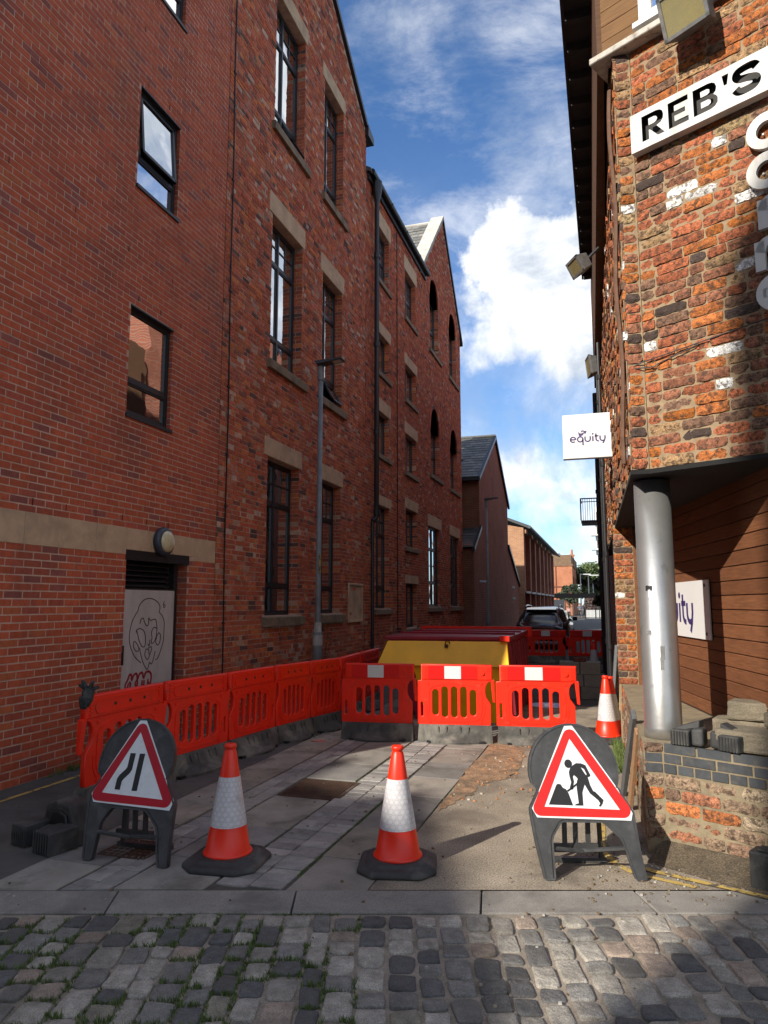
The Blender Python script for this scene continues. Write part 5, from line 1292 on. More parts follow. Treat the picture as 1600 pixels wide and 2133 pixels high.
m.build('lid_rib', m_mar, lid)
m = MB(); m.box(-1.5,-1.36,10.38,10.44,1.14,1.215); m.box(-3.3,-1.3,12.9,12.96,1.1,1.27); m.build('lid_edge', m_red, lid)
m = MB()
for k in range(7): m.hexa([F(-1.335,10.4+k*.36,.1),F(-1.30,10.4+k*.36,.1),F(-1.30,10.46+k*.36,.1),F(-1.335,10.46+k*.36,.1),F(-1.40,10.4+k*.36,1.1),F(-1.365,10.4+k*.36,1.1),F(-1.365,10.46+k*.36,1.1),F(-1.40,10.46+k*.36,1.1)])
m.build('side_rib', m_mar, t)
m_brass = mat('brass_padlock', (.12,.08,.04), .45, .3, 30, metal=.6)
m = MB(); c0 = F(-2.26,10.33,1.10); m.box(c0[0]-.03,c0[0]+.02,c0[1]-.035,c0[1]-.01,c0[2]-.06,c0[2]-.01); m.tube([(c0[0]-.02,c0[1]-.02,c0[2]-.01),(c0[0]-.01,c0[1]-.02,c0[2]+.03),(c0[0]+.03,c0[1]-.02,c0[2]+.04),(c0[0]+.05,c0[1]-.02,c0[2]+.0)], .009, 6); m.build('padlock', m_brass, t)
# --- concrete blocks, brick, blue disc, planks
m_cblk = mat('concrete_block', (.21,.205,.185), .93, .15, 6, .6, 120, grain=.2, gscale=160, dirt=(.11,.105,.09), dscale=3, damt=.5)
k = 0; wds = {0:'bottom',1:'second',2:'top'}
for row in range(3):
    for i in range(2):
        x0 = -.86+i*.36+(.06 if row == 1 else 0); m = MB(); m.box(x0, x0+.345, 13.3, 13.62, row*.215+.004, row*.215+.215); 
        tag(bevel(m.build('concrete_block', m_cblk), .006, 1), f'grey concrete block in the {wds[row]} course of the pile, {"left" if i == 0 else "right"} one', 'concrete block', 'pile of concrete blocks by the right wall')
m = MB(); m.box(-.62, -.4, 13.34, 13.45, .65, .715, (.12,.04,.03)); tag(bevel(m.build('brick', m_brick_old), .005, 1), 'single dark red brick lying on top of the concrete blocks', 'brick')
t = thing('round_sign', 'blue round sign with white rim lying flat on the ground behind the barriers', 'road sign', (-1.0,12.3,.005))
m = MB(); m.lathe([(.30,0),(.30,.012)], 36); m.build('plate', m_wref, t); m = MB(); m.lathe([(.275,.0122),(.275,.0135)], 36); m.build('blue_disc', mat('sign_blue', (.02,.07,.30), .4, .08), t)
m = MB(); m.prism([(-.05,-.2),(.05,-.2),(.05,.04),(.13,.04),(0,.2),(-.13,.04),(-.05,.04)], .0136, .015, lambda x, y, q: (x, y, q)); m.build('arrow', m_wref, t)
m_pine = mat('pine_plank', (.46,.30,.13), .75, .15, 6, .2, 60, stretch=(20,20,2)); m_grey = mat('grey_plank', (.09,.092,.095), .8, .25, 6, .3, 50, dirt=(.05,.05,.05), dscale=3, damt=.5, stretch=(12,12,2))
def plank(a, b, w, th, mt, label):
    a, b = Vector(a), Vector(b); d = (b-a); L_ = d.length; m = MB(); m.box(-w/2, w/2, -th/2, th/2, 0, L_); o = m.build('plank', mt); o.location = a
    o.rotation_euler = d.to_track_quat('Z', 'X').to_euler(); bevel(o, .003, 1); return tag(o, label, 'plank', 'planks leaning on the right wall')
plank((.145,12.1,.0),(.175,12.35,1.0),.09,.04,m_pine,'pale yellow timber plank standing against the right wall')
plank((.03,12.5,.0),(.13,13.0,.95),.12,.05,m_grey,'dark grey board leaning beside the pale yellow plank')
plank((-.05,12.9,.0),(.12,13.5,.8),.10,.05,m_grey,'short dark board leaning lowest against the right wall')
plank((.07,6.9,.0),(.17,6.2,.80),.10,.035,m_grey,'grey board propped on the low wall above the digging figure sign')
plank((.115,6.45,.0),(.185,6.0,.70),.08,.03,mat('old_wood', (.27,.15,.075), .85, .3, 8, .4, 60, stretch=(12,12,2)),'brown weathered board propped on the corner of the low wall')
# --- folded lattice gate on the alley wall
m_galv = mat('galvanised', (.42,.43,.43), .5, .2, 8, .2, 50, metal=.5, dirt=(.2,.2,.19), dscale=6, damt=.5)
t = thing('lattice_gate', 'folded grey metal lattice security gate on the alley wall beside the porch', 'gate', (.14,9.8,.6), world=True)
for y in (9.45, 9.75, 10.05, 10.4):
    m = MB(); m.box(.13, .17, y, y+.025, .62 if y < 9.5 else .7, 2.58-(y-9.45)*.2); m.build('upright', m_galv, t)
for k in range(13):
    z = .75+k*.135
    for (y0, y1) in ((9.46,9.76),(9.76,10.06),(10.06,10.41)):
        m = MB(); m.hexa([(.12,y0,z),(.14,y0,z),(.14,y1,z+.1),(.12,y1,z+.1),(.12,y0,z+.03),(.14,y0,z+.03),(.14,y1,z+.13),(.12,y1,z+.13)]); m.hexa([(.105,y0,z+.1),(.119,y0,z+.1),(.119,y1,z),(.105,y1,z),(.105,y0,z+.13),(.119,y0,z+.13),(.119,y1,z+.03),(.105,y1,z+.03)]); m.build('lattice_bar', m_galv, t)
# --- stone blocks stacked in the porch
m_blkst = mat('old_stone_block', (.15,.125,.088), .93, .28, 5, .9, 50, grain=.18, gscale=120, dirt=(.10,.085,.06), dscale=4, damt=.6, dist=.01)
for (u, d, z, l, w, h, rz, lab) in ((.66,-.20,.736,.66,.30,.13,.05,'long worn stone block lying on the low wall nearest the rubber feet'),(.80,-.36,.868,.46,.24,.10,-.04,'yellowish stone block stacked on the longer worn one'),
        (.40,-.66,.858,.36,.22,.13,.12,'smaller grey stone block at the back of the porch pile'),(.36,-.68,.738,.5,.24,.119,.1,'low stone block under the grey one at the back of the porch')):
    m = MB(); m.box(-l/2, l/2, -w/2, w/2, 0, h); o = roughen(bevel(m.build('stone_block', m_blkst), .016, 2), .022, .07); o.location = CHF.p(u, z, d); o.rotation_euler = (rng.uniform(-.02,.02), rng.uniform(-.02,.02), ang+rz)
    tag(o, lab, 'stone block', 'stone blocks stacked in the porch')
# --- scraps of litter
m = MB(); m.add([(-3.55,8.35,.006),(-3.42,8.39,.012),(-3.40,8.35,.02),(-3.45,8.31,.008),(-3.53,8.30,.014)], [(0,1,2,3,4)]); m.add([(-3.40,8.35,.02),(-3.34,8.37,.008),(-3.36,8.33,.006),(-3.45,8.31,.008)], [(0,1,2,3)])
tag(m.build('litter_wrapper', mat('wrapper', (.5,.12,.08), .5, .6, 14)), 'crumpled red and white wrapper on the flags by the barrier corner', 'litter')
# --- lamp posts
m_post = mat('lamp_post', (.20,.215,.225), .55, .2, 5, .2, 40, dirt=(.11,.115,.12), dscale=2.5, damt=.6); m_head = mat('lamp_head', (.045,.047,.05), .5, .2)
def lamp(loc, h, arm, label, r=.048):
    t = thing('lamp_post', label, 'lamp post', loc, 0, 'lamp posts along the left wall')
    m = MB(); m.lathe([(.085,0),(.085,1.15),(r+.004,1.25),(r,1.3),(r*.9,h)], 18); m.build('pole', m_post, t, True)
    m = MB(); m.lathe([(r*1.25,h-.28),(r*1.25,h-.02)], 16); m.build('collar', m_post, t)
    m = MB(); m.hexa([(-.05,-.11,h+.0),(arm,-.12,h+.06),(arm,.12,h+.06),(-.05,.11,h+.0),(-.10,-.09,h+.08),(arm,-.11,h+.10),(arm,.11,h+.10),(-.10,.09,h+.08)]); m.lathe([(.05,h-.08),(.07,h+.02)], 12); hd = bevel(m.build('lamp_head', m_head, t), .01, 2)
    m = MB(); m.hexa([(arm*.55,-.08,h+.035),(arm*.92,-.08,h+.052),(arm*.92,.08,h+.052),(arm*.55,.08,h+.035),(arm*.55,-.08,h+.05),(arm*.92,-.08,h+.06),(arm*.92,.08,h+.06),(arm*.55,.08,h+.05)]); m.build('lens', mat('lamp_glass', (.5,.5,.47), .25, .05), hd)
    return t
t = lamp((-4.9,11.78,0), 6.05, .44, 'grey lamp post against the old mill with torn paper near its base')
m = MB(); m.lathe([(.0885,.95),(.0885,1.12),(.072,1.2),(.06,1.35)], 12, caps=False); m.build('torn_paper', mat('torn_paper', (.42,.41,.38), .85, .3, 14, .6, 40), t)
m = MB(); m.box(.03,.055,-.06,.0,2.22,2.55); m.build('yellow_label', m_yline, t)
t = lamp((-4.6,28.9,0), 5.9, .5, 'far grey lamp post in front of the slate roofed house', .055)
m = MB(); m.tube([(-.05,0,2.55),(-.38,-.05,2.55)], .06, 10); m.build('camera_box', mat('pale_box', (.5,.5,.5), .5, .1), t)
# --- weeds growing at the wall foot
m_leaf = mat('weed_leaf', None, .7, .3, 12, attr=True)
def weed(x, y, h, n, label, sp=.18):
    t = thing('weed', label, 'plant', (x, y, 0)); st = MB(); lf = MB()
    for i in range(n):
        a = rng.random()*6.28; r_ = rng.uniform(.1,1)*sp; hh = h*rng.uniform(.6,1.1); tip = Vector((r_*math.cos(a), r_*math.sin(a), hh)); st.tube([(0,0,0), tip*.5+Vector((0,0,hh*.08)), tip], [.006,.004,.002], 5)
        for k in range(22):
            q = tip*rng.uniform(.2,1.02); b = rng.random()*6.28; s = rng.uniform(.03,.06); d = Vector((math.cos(b), math.sin(b), rng.uniform(-.5,.5)))*s; e = Vector((-math.sin(b), math.cos(b), .2))*s*.35; g_ = rng.uniform(.6,1.3)
            lf.add([q, q+d*.5+e, q+d, q+d*.5-e], [(0,1,2,3)], (.035*g_,.055*g_,.018*g_))
    st.build('stem', m_leaf if False else m_iron, t); lf.build('leaves', m_leaf, t)
weed(-5.1,12.5,1.35,6,'leafy weed growing beside the base of the near lamp post'); weed(-5.12,14.9,1.15,4,'smaller weed growing at the foot of the drainpipe')
# ------------------------------------------------------------------ buildings behind the camera (they shade the street)
def S(s, d): return (s*math.cos(SUN_AZ)+d*math.sin(SUN_AZ), -s*math.sin(SUN_AZ)+d*math.cos(SUN_AZ))
def m_bt(name, axis, c1, c2, mortar, scale=1.0, **kw):
    if name in MATS: return MATS[name]
    m = bpy.data.materials.new(name); m.use_nodes = True; t = m.node_tree; bs = t.nodes['Principled BSDF']; g = N(t, 'ShaderNodeNewGeometry'); sp = N(t, 'ShaderNodeSeparateXYZ'); t.links.new(g.outputs['Position'], sp.inputs[0])
    cb = N(t, 'ShaderNodeCombineXYZ'); t.links.new(sp.outputs[axis], cb.inputs[0]); t.links.new(sp.outputs[2], cb.inputs[1])
    b = N(t, 'ShaderNodeTexBrick'); b.inputs['Scale'].default_value = 1; b.inputs['Brick Width'].default_value = .225*scale; b.inputs['Row Height'].default_value = .075*scale; b.inputs['Mortar Size'].default_value = .008*scale
    b.inputs['Color1'].default_value = (*c1,1); b.inputs['Color2'].default_value = (*c2,1); b.inputs['Mortar'].default_value = (*mortar,1); b.inputs['Bias'].default_value = -.2; t.links.new(cb.outputs[0], b.inputs['Vector'])
    n = noise(t, g.outputs['Position'], 1.1, 8, .65); c = mixc(t, mth(t, 'MULTIPLY', sstep(t, n, .4, .7), .55), b.outputs['Color'], tuple(x*.55 for x in c1))
    t.links.new(c, bs.inputs['Base Color']); bs.inputs['Roughness'].default_value = .9; bs.inputs['Specular IOR Level'].default_value = .25; MATS[name] = m; return m
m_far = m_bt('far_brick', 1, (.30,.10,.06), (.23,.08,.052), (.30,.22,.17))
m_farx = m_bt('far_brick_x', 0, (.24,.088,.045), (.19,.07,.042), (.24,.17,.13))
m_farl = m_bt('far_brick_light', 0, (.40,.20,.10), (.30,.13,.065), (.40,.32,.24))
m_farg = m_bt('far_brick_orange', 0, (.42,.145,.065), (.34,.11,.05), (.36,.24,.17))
def sblock(name, label, prof, d0, d1, mt, zb=0):
    """a building given by its outline (s, z) across the light, running from d0 to d1"""
    t = thing(name, label, 'building', (*S(sum(p[0] for p in prof)/len(prof), d0), 0), world=True)
    m = MB(); m.prism(prof, d0, d1, lambda s, z, d: (*S(s, d), z)); m.build('wall', mt, t); return t
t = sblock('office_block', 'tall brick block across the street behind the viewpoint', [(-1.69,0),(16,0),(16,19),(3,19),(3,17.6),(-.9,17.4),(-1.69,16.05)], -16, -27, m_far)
for i in range(5):
    for k in range(4):
        m = MB(); s0, z0 = .3+i*2.8, 2+k*3.6; m.prism([(s0,z0),(s0+1.4,z0),(s0+1.4,z0+1.9),(s0,z0+1.9)], -16.03, -15.97, lambda s, z, d: (*S(s, d), z)); m.build('window', m_glass, t)
t = sblock('terrace_house', 'brick house with sloping roof across the street behind the viewpoint', [(-14,0),(-1.70,0),(-1.70,10.95),(-4.55,12.42),(-4.75,12.05),(-5.6,12.05),(-5.9,12.6),(-14,12.6)], -16.5, -26, m_far)
for i in range(4):
    for k in range(3):
        m = MB(); s0, z0 = -13+i*2.9, 1.5+k*3.3; m.prism([(s0,z0),(s0+1.2,z0),(s0+1.2,z0+1.7),(s0,z0+1.7)], -16.53, -16.47, lambda s, z, d: (*S(s, d), z)); m.build('window', m_glass, t)

# ------------------------------------------------------------------ down the alley
rng = random.Random(31)
EX = -4.9
E = thing('slate_house', 'dark brick house with slate roof and tall gable beyond the old mill', 'house', (EX, 34, 0), world=True)
gpoly = [(27.45,0),(27.45,3.95),(29.0,4.78),(29.0,6.98),(33.64,9.62),(37.9,6.96),(37.9,4.6),(42.2,2.85),(42.2,0)]
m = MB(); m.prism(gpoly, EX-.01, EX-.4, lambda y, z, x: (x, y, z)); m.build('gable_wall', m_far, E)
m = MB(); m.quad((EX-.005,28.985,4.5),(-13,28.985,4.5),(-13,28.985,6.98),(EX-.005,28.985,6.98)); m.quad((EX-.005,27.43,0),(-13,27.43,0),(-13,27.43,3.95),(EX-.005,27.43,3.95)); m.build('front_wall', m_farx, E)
m = MB(); slates(m, (-13,28.75,6.86),(EX+.06,28.75,6.86),(-13,33.64,9.66), 16, 26, rng, (.115,.118,.12)); slates(m, (-13,27.3,3.85),(EX+.08,27.3,3.85),(-13,29,4.8), 7, 26, rng, (.06,.06,.062)); m.build('roof_slates', m_slate, E, kind='stuff')
m = MB(); m.quad((-13,28.75,6.84),(EX+.05,28.75,6.84),(EX+.05,33.64,9.63),(-13,33.64,9.63)); m.quad((-13,38.1,6.84),(EX+.05,38.1,6.84),(EX+.05,33.64,9.63),(-13,33.64,9.63)); m.quad((-13,27.3,3.84),(EX+.05,27.3,3.84),(EX+.05,29,4.79),(-13,29,4.79)); m.quad((-13,42.4,2.8),(EX+.05,42.4,2.8),(EX+.05,37.7,4.7),(-13,37.7,4.7)); m.build('roof', m_iron, E)
m = MB()
for (y0,z0),(y1,z1) in (((28.7,6.82),(33.64,9.66)),((33.64,9.66),(38.15,6.82)),((27.25,3.8),(29,4.82)),((37.75,4.7),(42.4,2.78))):
    m.hexa([(EX-.02,y0,z0-.12),(EX+.09,y0,z0-.12),(EX+.09,y1,z1-.12),(EX-.02,y1,z1-.12),(EX-.02,y0,z0+.06),(EX+.09,y0,z0+.06),(EX+.09,y1,z1+.06),(EX-.02,y1,z1+.06)])
m.build('verge_board', m_iron, E)
m = MB(); m.box(-13, EX+.05, 28.6, 28.76, 6.72, 6.88); m.tube([(EX-3,28.7,7.6),(EX-.6,28.8,7.62)], .03, 6); m.build('gutter', m_iron, E)
m = MB(); m.tube([(-13,33.64,9.7),(EX+.05,33.64,9.7)], .09, 8)
m.build('ridge_tiles', mat('ridge', (.10,.10,.10), .8, .3, 10), E)
for y, z in ((39.2,2.5),(39.7,2.5),(39.2,1.9),(39.7,1.9),(40.2,1.9)): m = MB(); m.box(EX-.02, EX+.01, y, y+.3, z, z+.12); m.build('air_brick', m_black, E)
# terrace with brick fins
Fh = thing('terrace_row', 'row of brick town houses with projecting fins and dark recessed windows', 'houses', (-4.6, 54, 0), world=True)
FX, FZ = -4.6, 6.15
m = MB(); m.quad((FX,42.6,0),(-9,42.6,0),(-9,42.6,FZ+.9),(FX,42.6,FZ)); m.build('end_wall', m_farl, Fh)
m = MB(); m.box(-9, FX-.55, 42.61, 67, 0, FZ); m.build('wall', mat('recess_brick', (.09,.042,.028), .9, .3, 4), Fh)
for k in range(8):
    y = 42.62+k*3.45
    m = MB(); m.box(FX-.54, FX, y, y+.75, 2.35, FZ-.15); m.build('brick_fin', m_farl if False else m_far, Fh)
    m = MB(); m.box(FX-.54, FX-.03, y, y+.35, 0, 2.35); m.build('ground_pier', m_far, Fh)
    if k < 7:
        for y0, z0, z1 in ((.9,2.7,4.6),(2.05,2.7,4.6),(.95,4.95,5.8),(2.1,4.95,5.8)):
            m = MB(); m.box(FX-.55, FX-.50, y+y0, y+y0+.95, z0, z1); w = m.build('window', m_frame, Fh)
            m = MB(); m.box(FX-.5, FX-.49, y+y0+.08, y+y0+.87, z0+.08, z1-.08); m.build('pane', m_glass, w)
        m = MB(); m.box(FX-.5, FX+.02, y+.75, y+3.45, 2.3, 2.42); m.build('balcony_slab', mat('pale_edge', (.35,.34,.32), .8, .1), Fh)
        m = MB(); m.box(FX-.5, FX+.14, y+.1, y+.9, FZ-.32, FZ-.1); m.build('eaves_bracket', m_farl, Fh)
m = MB()
for k in range(8):
    y = 42.5+k*3.45; m.hexa([(FX+.35,y,FZ-.05),(FX+.35,y+3.3,FZ-.05),(-9,y+3.3,FZ+1.9),(-9,y,FZ+1.9),(FX+.35,y,FZ+.13),(FX+.35,y+3.3,FZ+.13),(-9,y+3.3,FZ+2.05),(-9,y,FZ+2.05)], (.05,.055,.058))
m.build('roof', m_slate, Fh)
m = MB(); m.tube([(FX+.38,42.4,FZ+.02),(FX+.38,70,FZ+.02)], .09, 8); m.build('gutter', mat('green_grey_gutter', (.07,.085,.085), .5, .1), Fh)
# distant brick building, its chimney, a pale block behind
Gd = thing('far_brick_building', 'sunlit orange brick building with flat parapet at the end of the alley', 'building', (-6.1, 105, 0), world=True)
m = MB(); m.box(-9.5, -4.6, 105, 125, 0, 7.0); m.build('wall', m_farg, Gd)
m = MB(); m.box(-9.6, -4.5, 104.9, 125, 7.0, 7.3); m.box(-9.4, -4.7, 105.1, 125, 7.3, 8.6); m.build('parapet', mat('parapet_brick', (.16,.10,.06), .9, .25, 2), Gd)
m = MB(); m.box(-5.2, -4.6, 112, 113, 7, 8.9); m.box(-5.3, -4.5, 111.9, 113.1, 8.9, 9.1); m.lathe([(.2,9.1),(.14,9.9)], 8, -4.9, 112.5); m.build('chimney', m_farg, Gd)
for k in range(3):
    m = MB(); m.box(-4.62, -4.58, 107+k*5, 108.6+k*5, 2.8, 5.6); m.build('window', m_glass, Gd)
m = MB(); m.box(-6.95,-6.85,104.88,104.99,0,7); m.box(-9.5,-4.6,104.9,104.99,4.0,4.12); m.build('string_course', mat('dark_brick', (.14,.05,.03), .9, .2), Gd)
t = thing('glass_block', 'pale glazed rooftop block behind the orange brick building', 'building', (-10, 140, 0), world=True)
m = MB(); m.box(-14, -8.6, 140, 150, 0, 11.5); m.build('wall', mat('pale_cladding', (.55,.58,.58), .5, .1), t)
for k in range(4): m = MB(); m.box(-13.6+k*1.3, -12.6+k*1.3, 139.9, 139.98, 9.2, 11.1); m.build('window', m_glass, t)
t = thing('tower_block', 'tall pale block of flats with balconies rising behind the right wall', 'building', (3, 150, 0), world=True)
m = MB(); m.box(-1.75, 8, 150, 165, 0, 21.3); m.build('wall', mat('pale_render', (.62,.62,.60), .7, .08), t)
for k in range(7):
    z = 1.2+k*2.9; m = MB(); m.box(-1.5, -.1, 149.9, 150, z, z+1.6); m.build('window', m_glass, t)
    m = MB(); m.box(-2.6, -.6, 148.6, 150, z-.5, z-.35); m.build('balcony', mat('pale_edge', (.35,.34,.32), .8, .1), t)
# the building after the corner building, with a railed balcony
t = thing('shaded_building', 'dark shaded wall continuing the right side of the alley past the corner building', 'building', (3, 30, 0), world=True)
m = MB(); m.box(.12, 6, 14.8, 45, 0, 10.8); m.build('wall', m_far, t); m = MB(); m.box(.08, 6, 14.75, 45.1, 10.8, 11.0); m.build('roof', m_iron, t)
m = MB(); m.tube([(.0,22,0),(.0,22,6.9)], .09, 8); m.build('drainpipe', m_iron, t)
t = thing('balcony', 'black railed balcony sticking out high on the right past the projecting sign', 'balcony', (-.4, 34, 5.3), world=True)
m = MB(); m.box(-1.0, .1, 33.5, 35, 5.35, 5.45); m.build('floor', m_iron, t)
m = MB(); m.tube([(-1,33.5,6.45),(.1,33.5,6.45)], .03, 6); m.tube([(-1,33.5,6.45),(-1,35,6.45)], .03, 6); m.tube([(-1,33.5,6.3),(.1,33.5,6.3)], .02, 6); m.build('hand_rail', m_iron, t)
for k in range(12): m = MB(); m.tube([(-1+k*.1,33.5,5.45),(-1+k*.1,33.5,6.45)], .012 if k else .03, 5); m.build('baluster', m_iron, t)
# gateway at the end of the alley
t = thing('gateway', 'black steel gateway beam with dark panel and railings across the end of the alley', 'gate', (-3, 82, 0), world=True)
m = MB(); m.box(-6.6, 1, 82, 82.3, 2.28, 2.78); m.build('beam', mat('matt_black', (.008,.008,.009), .95, .1, spec=.05), t)
m = MB(); m.box(-6.2, -4.55, 82.05, 82.2, 0, 2.1); m.build('solid_panel', mat('blue_black_panel', (.018,.022,.03), .5, .2), t)
for x in (-4.5, -3.7, -2.35, -.9, .3): m = MB(); m.box(x, x+.09, 82.05, 82.15, 0, 2.28); m.build('post', m_black, t)
for k in range(34): m = MB(); x = -4.4+k*.14; m.tube([(x,82.1,.05),(x,82.1,1.35)], .012, 5); m.build('railing_bar', m_black, t)
m = MB(); m.box(-4.45,.3,82.08,82.12,1.3,1.36); m.box(-4.45,.3,82.08,82.12,.1,.15); m.build('rail', m_black, t)
m = MB(); m.box(-2.3, .3, 84, 84.05, 0, .95); tag(bevel(m.build('pale_wall', mat('pale_wall', (.45,.46,.45), .8, .1)), .01, 1), 'low pale wall seen through the railings of the gateway', 'wall')
for k, (x, y) in enumerate(((-3.62,108),(-2.6,112),(-2.1,120))):
    t = thing('far_lamp', ('tall pale street lamp nearest the orange brick building, beyond the gateway','middle one of three pale street lamps beyond the gateway','rightmost of three pale street lamps beyond the gateway')[k], 'street lamp', (x, y, 0), 0, 'pale street lamps beyond the gateway')
    m = MB(); m.lathe([(.11,0),(.07,5.9)], 8); m.build('pole', mat('pale_post', (.55,.56,.56), .5, .1), t); m = MB(); m.box(-.05,1.5,-.1,.1,5.85,5.97); m.build('lamp_head', mat('pale_post', (.5,.5,.5)), t)
# --- two people by the gateway
def skinned(name, joints, edges, mt, parent):
    me = bpy.data.meshes.new(name); me.from_pydata([j[:3] for j in joints], edges, []); o = bpy.data.objects.new(name, me); link(o, parent); me.materials.append(mt)
    sk = o.modifiers.new('skin', 'SKIN'); 
    for i, j in enumerate(joints):
        d = me.skin_vertices[0].data[i]; d.radius = (j[3], j[3]*(.7 if i in (0,1,2) else 1)); d.use_root = (i == 0)
    sb = o.modifiers.new('sub', 'SUBSURF'); sb.levels = 1; sb.render_levels = 2; return o
def person(loc, h, top, legs, label, stride, rz):
    t = thing('person', label, 'person', loc, rz); s = h/1.7
    J = [(0,0,.95,.15),(0,0,1.2,.14),(0,0,1.40,.16),(0,0,1.5,.06),(0,-.02,1.6,.095),(0,-.01,1.68,.08), (.19,0,1.38,.06),(.25,.05,1.1,.05),(.22,-.1,.88,.04), (-.19,0,1.38,.06),(-.25,-.04,1.1,.05),(-.23,.1,.9,.04),
         (.1,0,.88,.09),(.1,-stride*.5,.48,.07),(.1,-stride,.07,.05),(.1,-stride-.14,.04,.045), (-.1,0,.88,.09),(-.1,stride*.4,.48,.07),(-.1,stride,.08,.05),(-.1,stride-.14,.04,.045)]
    J = [(x*s,y*s,z*s,r*s) for x,y,z,r in J]; Ed = [(0,1),(1,2),(2,3),(3,4),(4,5),(2,6),(6,7),(7,8),(2,9),(9,10),(10,11),(0,12),(12,13),(13,14),(14,15),(0,16),(16,17),(17,18),(18,19)]
    skinned('body', J, Ed, mat('person_skin', (.35,.2,.14), .6, .1), t)
    Jt = [(0,0,.9,.175),(0,0,1.15,.16),(0,0,1.41,.175),(.2,0,1.38,.075),(.26,.05,1.08,.062),(-.2,0,1.38,.075),(-.26,-.04,1.08,.062)]
    skinned('jacket', [(x*s,y*s,z*s,r*s) for x,y,z,r in Jt], [(0,1),(1,2),(2,3),(3,4),(2,5),(5,6)], top, t)
    Jl = [(0,0,.93,.165),(.1,0,.85,.105),(.1,-stride*.5,.48,.085),(.1,-stride,.12,.07),(-.1,0,.85,.105),(-.1,stride*.4,.48,.085),(-.1,stride,.13,.07)]
    skinned('trousers', [(x*s,y*s,z*s,r*s) for x,y,z,r in Jl], [(0,1),(1,2),(2,3),(0,4),(4,5),(5,6)], legs, t)
    m = MB(); m.lathe([(.06*s,1.56*s),(.105*s,1.62*s),(.10*s,1.70*s),(.06*s,1.745*s),(.01,1.755*s)], 12, 0, .02*s); m.build('hair', mat('dark_hair', (.03,.022,.018), .7, .2), t, True)
person((-4.35,87,0), 1.3, mat('pink_top', (.6,.35,.33), .8, .1), mat('dark_trousers', (.03,.03,.035), .8, .1), 'small person in a pale pink top walking beyond the gateway', .12, .3)
person((-3.1,87.5,0), 1.66, mat('blue_top', (.16,.20,.28), .8, .1), mat('dark_trousers', (.03,.03,.035), .8, .1), 'person in a blue grey top walking beyond the gateway', .2, .5)
# --- trees
m_leafT = mat('tree_leaf', None, .75, .25, 3, attr=True); m_bark = mat('bark', (.07,.055,.04), .9, .3, 8, .6, 30)
def tree(loc, h, rad, label, seedv, n=5200, base=(.085,.12,.04), trunk=.35, lsz=.32, squash=1.0, group=None):
    r2 = random.Random(seedv); t = thing('tree', label, 'tree', loc, 0, group); st = MB()
    st.tube([(0,0,0),(.1*rad*.3,0,h*.3),(0,.05*rad,h*.6),(0,0,h*.85)], [trunk,trunk*.75,trunk*.45,.05], 8)
    cl_ = []
    for k in range(16):
        a = r2.random()*6.28; z = r2.uniform(.42,.92)*h; rr = rad*r2.uniform(.25,.8)*(1.15-abs(z/h-.6)); p = Vector((rr*math.cos(a), rr*math.sin(a), z)); cl_.append((p, rad*r2.uniform(.28,.48)))
        st.tube([(0,0,z*.55), p*.6+Vector((0,0,z*.25)), p], [trunk*.3,trunk*.16,.03], 5)
    lf = MB()
    for i in range(n):
        c, r_ = r2.choice(cl_); d = Vector((r2.gauss(0,1), r2.gauss(0,1), r2.gauss(0,1))).normalized()*r_*(r2.random()**.45); d.z *= .8*squash; q = c+d
        u = Vector((r2.gauss(0,1), r2.gauss(0,1), r2.gauss(0,1))).normalized(); w = u.cross(Vector((r2.gauss(0,1), r2.gauss(0,1), r2.gauss(0,1)))).normalized(); s = lsz*r2.uniform(.5,1.2); g_ = r2.uniform(.6,1.35)
        lf.add([q-u*s, q+w*s*.5, q+u*s, q-w*s*.5], [(0,1,2,3)], tuple(x*g_ for x in base))
    st.build('trunk', m_bark, t, True); lf.build('crown', m_leafT, t)
tree((-3.4,122,0), 8.4, 3.4, 'bright green leafy tree just right of the orange brick building', 1, group='trees beyond the gateway')
tree((.2,128,0), 8.2, 3.8, 'grey green tree farthest right beyond the gateway', 2, base=(.115,.145,.075), group='trees beyond the gateway')
tree((-1.6,145,0), 9.6, 4.2, 'tall pale green tree rising behind the other two beyond the gateway', 3, base=(.12,.15,.08), group='trees beyond the gateway')
tree((-4.9,100,0), 4.6, 1.5, 'dark small tree against the orange brick building', 4, 2200, (.045,.06,.03), .12, .22, group='trees beyond the gateway')
tree((.25,40,0), 3.4, 1.0, 'dark overhanging bush on the right beyond the shaded wall', 5, 2600, (.02,.032,.014), .08, .16)
tree((-1.4,96,0), 2.6, 1.6, 'low reddish brown bush behind the gateway railings', 6, 1500, (.09,.05,.04), .08, .2, .7)
# --- parked car seen from behind
m_car = mat('car_paint', (.012,.013,.015), .25, .05, 3, coat=.9, spec=.6); m_cglass = mat('car_glass', (.01,.013,.018), .06, .05, 3, spec=.9); m_chrome = mat('chrome', (.6,.6,.58), .2, .05, 3, metal=.9)
t = thing('parked_car', 'black sport utility car with silver roof rails parked beyond the back barriers', 'car', (-2.36, 27.0, 0), R(-1))
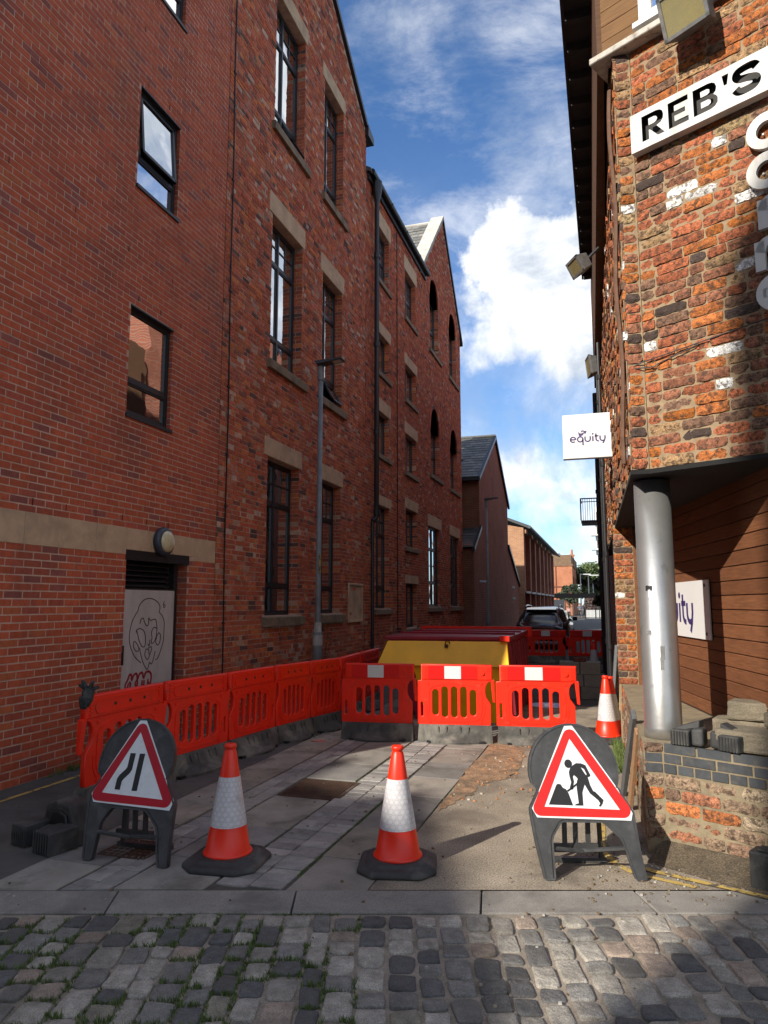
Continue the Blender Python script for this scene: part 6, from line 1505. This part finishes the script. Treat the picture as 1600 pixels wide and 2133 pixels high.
# body lofted from cross sections along its length (local y = forward, rear at 0)
def sect(y, wb, wt, zb, zs, zt, n=10):
    half = [(wb*.86,zb),(wb*.97,zb+.12),(wb,zs-.18),(wb*.985,zs-.02),(wt+(wb-wt)*.55,zs+.10),(wt+(wb-wt)*.12,zt-.10),(wt*.88,zt-.02),(wt*.5,zt+.012),(0,zt+.018)]
    return [(x,y,z) for x,z in half]+[(-x,y,z) for x,z in half[-2::-1]]
secs = [sect(.0,.80,.60,.42,.86,.92), sect(.06,.90,.66,.34,.92,1.02), sect(.22,.945,.665,.30,.97,1.32), sect(.55,.955,.68,.28,.98,1.50), sect(1.2,.96,.70,.27,.97,1.55), sect(2.2,.96,.70,.27,.96,1.54), sect(2.9,.955,.66,.27,.95,1.38), sect(3.4,.95,.70,.27,.94,1.06), sect(4.2,.92,.70,.29,.82,.90), sect(4.6,.78,.5,.36,.66,.70)]
m = MB(); vs = [p for s in secs for p in s]; k = len(secs[0]); fs = [(j*k+i, j*k+(i+1)%k, (j+1)*k+(i+1)%k, (j+1)*k+i) for j in range(len(secs)-1) for i in range(k)]+[tuple(range(k-1,-1,-1)), tuple((len(secs)-1)*k+i for i in range(k))]
m.add(vs, fs); body = m.build('body', m_car, t, True); fixn(body)
m = MB(); m.hexa([(-.66,.10,1.06),(.66,.10,1.06),(.66,.30,1.06),(-.66,.30,1.06),(-.57,.26,1.40),(.57,.26,1.40),(.57,.42,1.40),(-.57,.42,1.40)]); bevel(m.build('rear_window', m_cglass, t), .02, 2)
m = MB(); m.hexa([(-.56,.14,1.43),(.56,.14,1.43),(.56,.5,1.47),(-.56,.5,1.47),(-.55,.14,1.46),(.55,.14,1.46),(.55,.5,1.53),(-.55,.5,1.53)]); bevel(m.build('spoiler', m_car, t), .012, 2)
m_tail = mat('tail_lamp', (.10,.008,.008), .2, .1, coat=.8)
for sg_ in (-1, 1):
    m = MB(); m.hexa([(sg_*.42,-.02,.86),(sg_*.90,.04,.88),(sg_*.93,.25,.88),(sg_*.5,.1,.86),(sg_*.45,.01,.96),(sg_*.88,.06,.99),(sg_*.92,.27,.99),(sg_*.5,.1,.96)]); fixn(bevel(m.build('tail_light', m_tail, t), .015, 2))
    m = MB(); m.tube([(sg_*.60,.55,1.53),(sg_*.62,.7,1.60),(sg_*.62,1.5,1.62),(sg_*.60,2.3,1.58),(sg_*.59,2.4,1.53)], .022, 8); m.build('roof_rail', m_chrome, t)
    m = MB(); m.hexa([(sg_*.95,2.9,1.0),(sg_*1.13,2.92,1.0),(sg_*1.13,3.0,1.0),(sg_*.95,3.0,1.0),(sg_*.95,2.9,1.16),(sg_*1.13,2.92,1.16),(sg_*1.13,3.0,1.14),(sg_*.95,3.0,1.14)]); fixn(bevel(m.build('wing_mirror', m_car, t), .02, 2))
    m = MB(); m.hexa([(sg_*.935,.75,1.02),(sg_*.945,2.85,1.02),(sg_*.93,2.85,1.02),(sg_*.92,.75,1.02),(sg_*.77,.95,1.42),(sg_*.765,2.5,1.40),(sg_*.74,2.5,1.40),(sg_*.745,.95,1.42)]); fixn(m.build('side_window', m_cglass, t))
    for y in (.85, 3.65):
        m = MB(); m.tube([(sg_*.72,y,.34),(sg_*.955,y,.34)], .34, 24); w = m.build('wheel', m_rub2, t); m = MB(); m.tube([(sg_*.95,y,.34),(sg_*.962,y,.34)], .22, 16); m.build('rim', m_chrome, w)
m = MB(); m.box(-.27,.27,-.015,.0,.62,.73); m.build('number_plate', mat('plate_yellow', (.45,.34,.06), .5, .1), t)
m = MB(); m.hexa([(-.80,-.03,.40),(.80,-.03,.40),(.86,.2,.36),(-.86,.2,.36),(-.82,-.04,.56),(.82,-.04,.56),(.9,.2,.56),(-.9,.2,.56)]); bevel(m.build('bumper', mat('car_trim', (.02,.02,.021), .6, .1), t), .02, 2)
m = MB(); m.box(-.5,.5,-.012,.02,.80,.825); m.build('boot_trim', m_chrome, t)
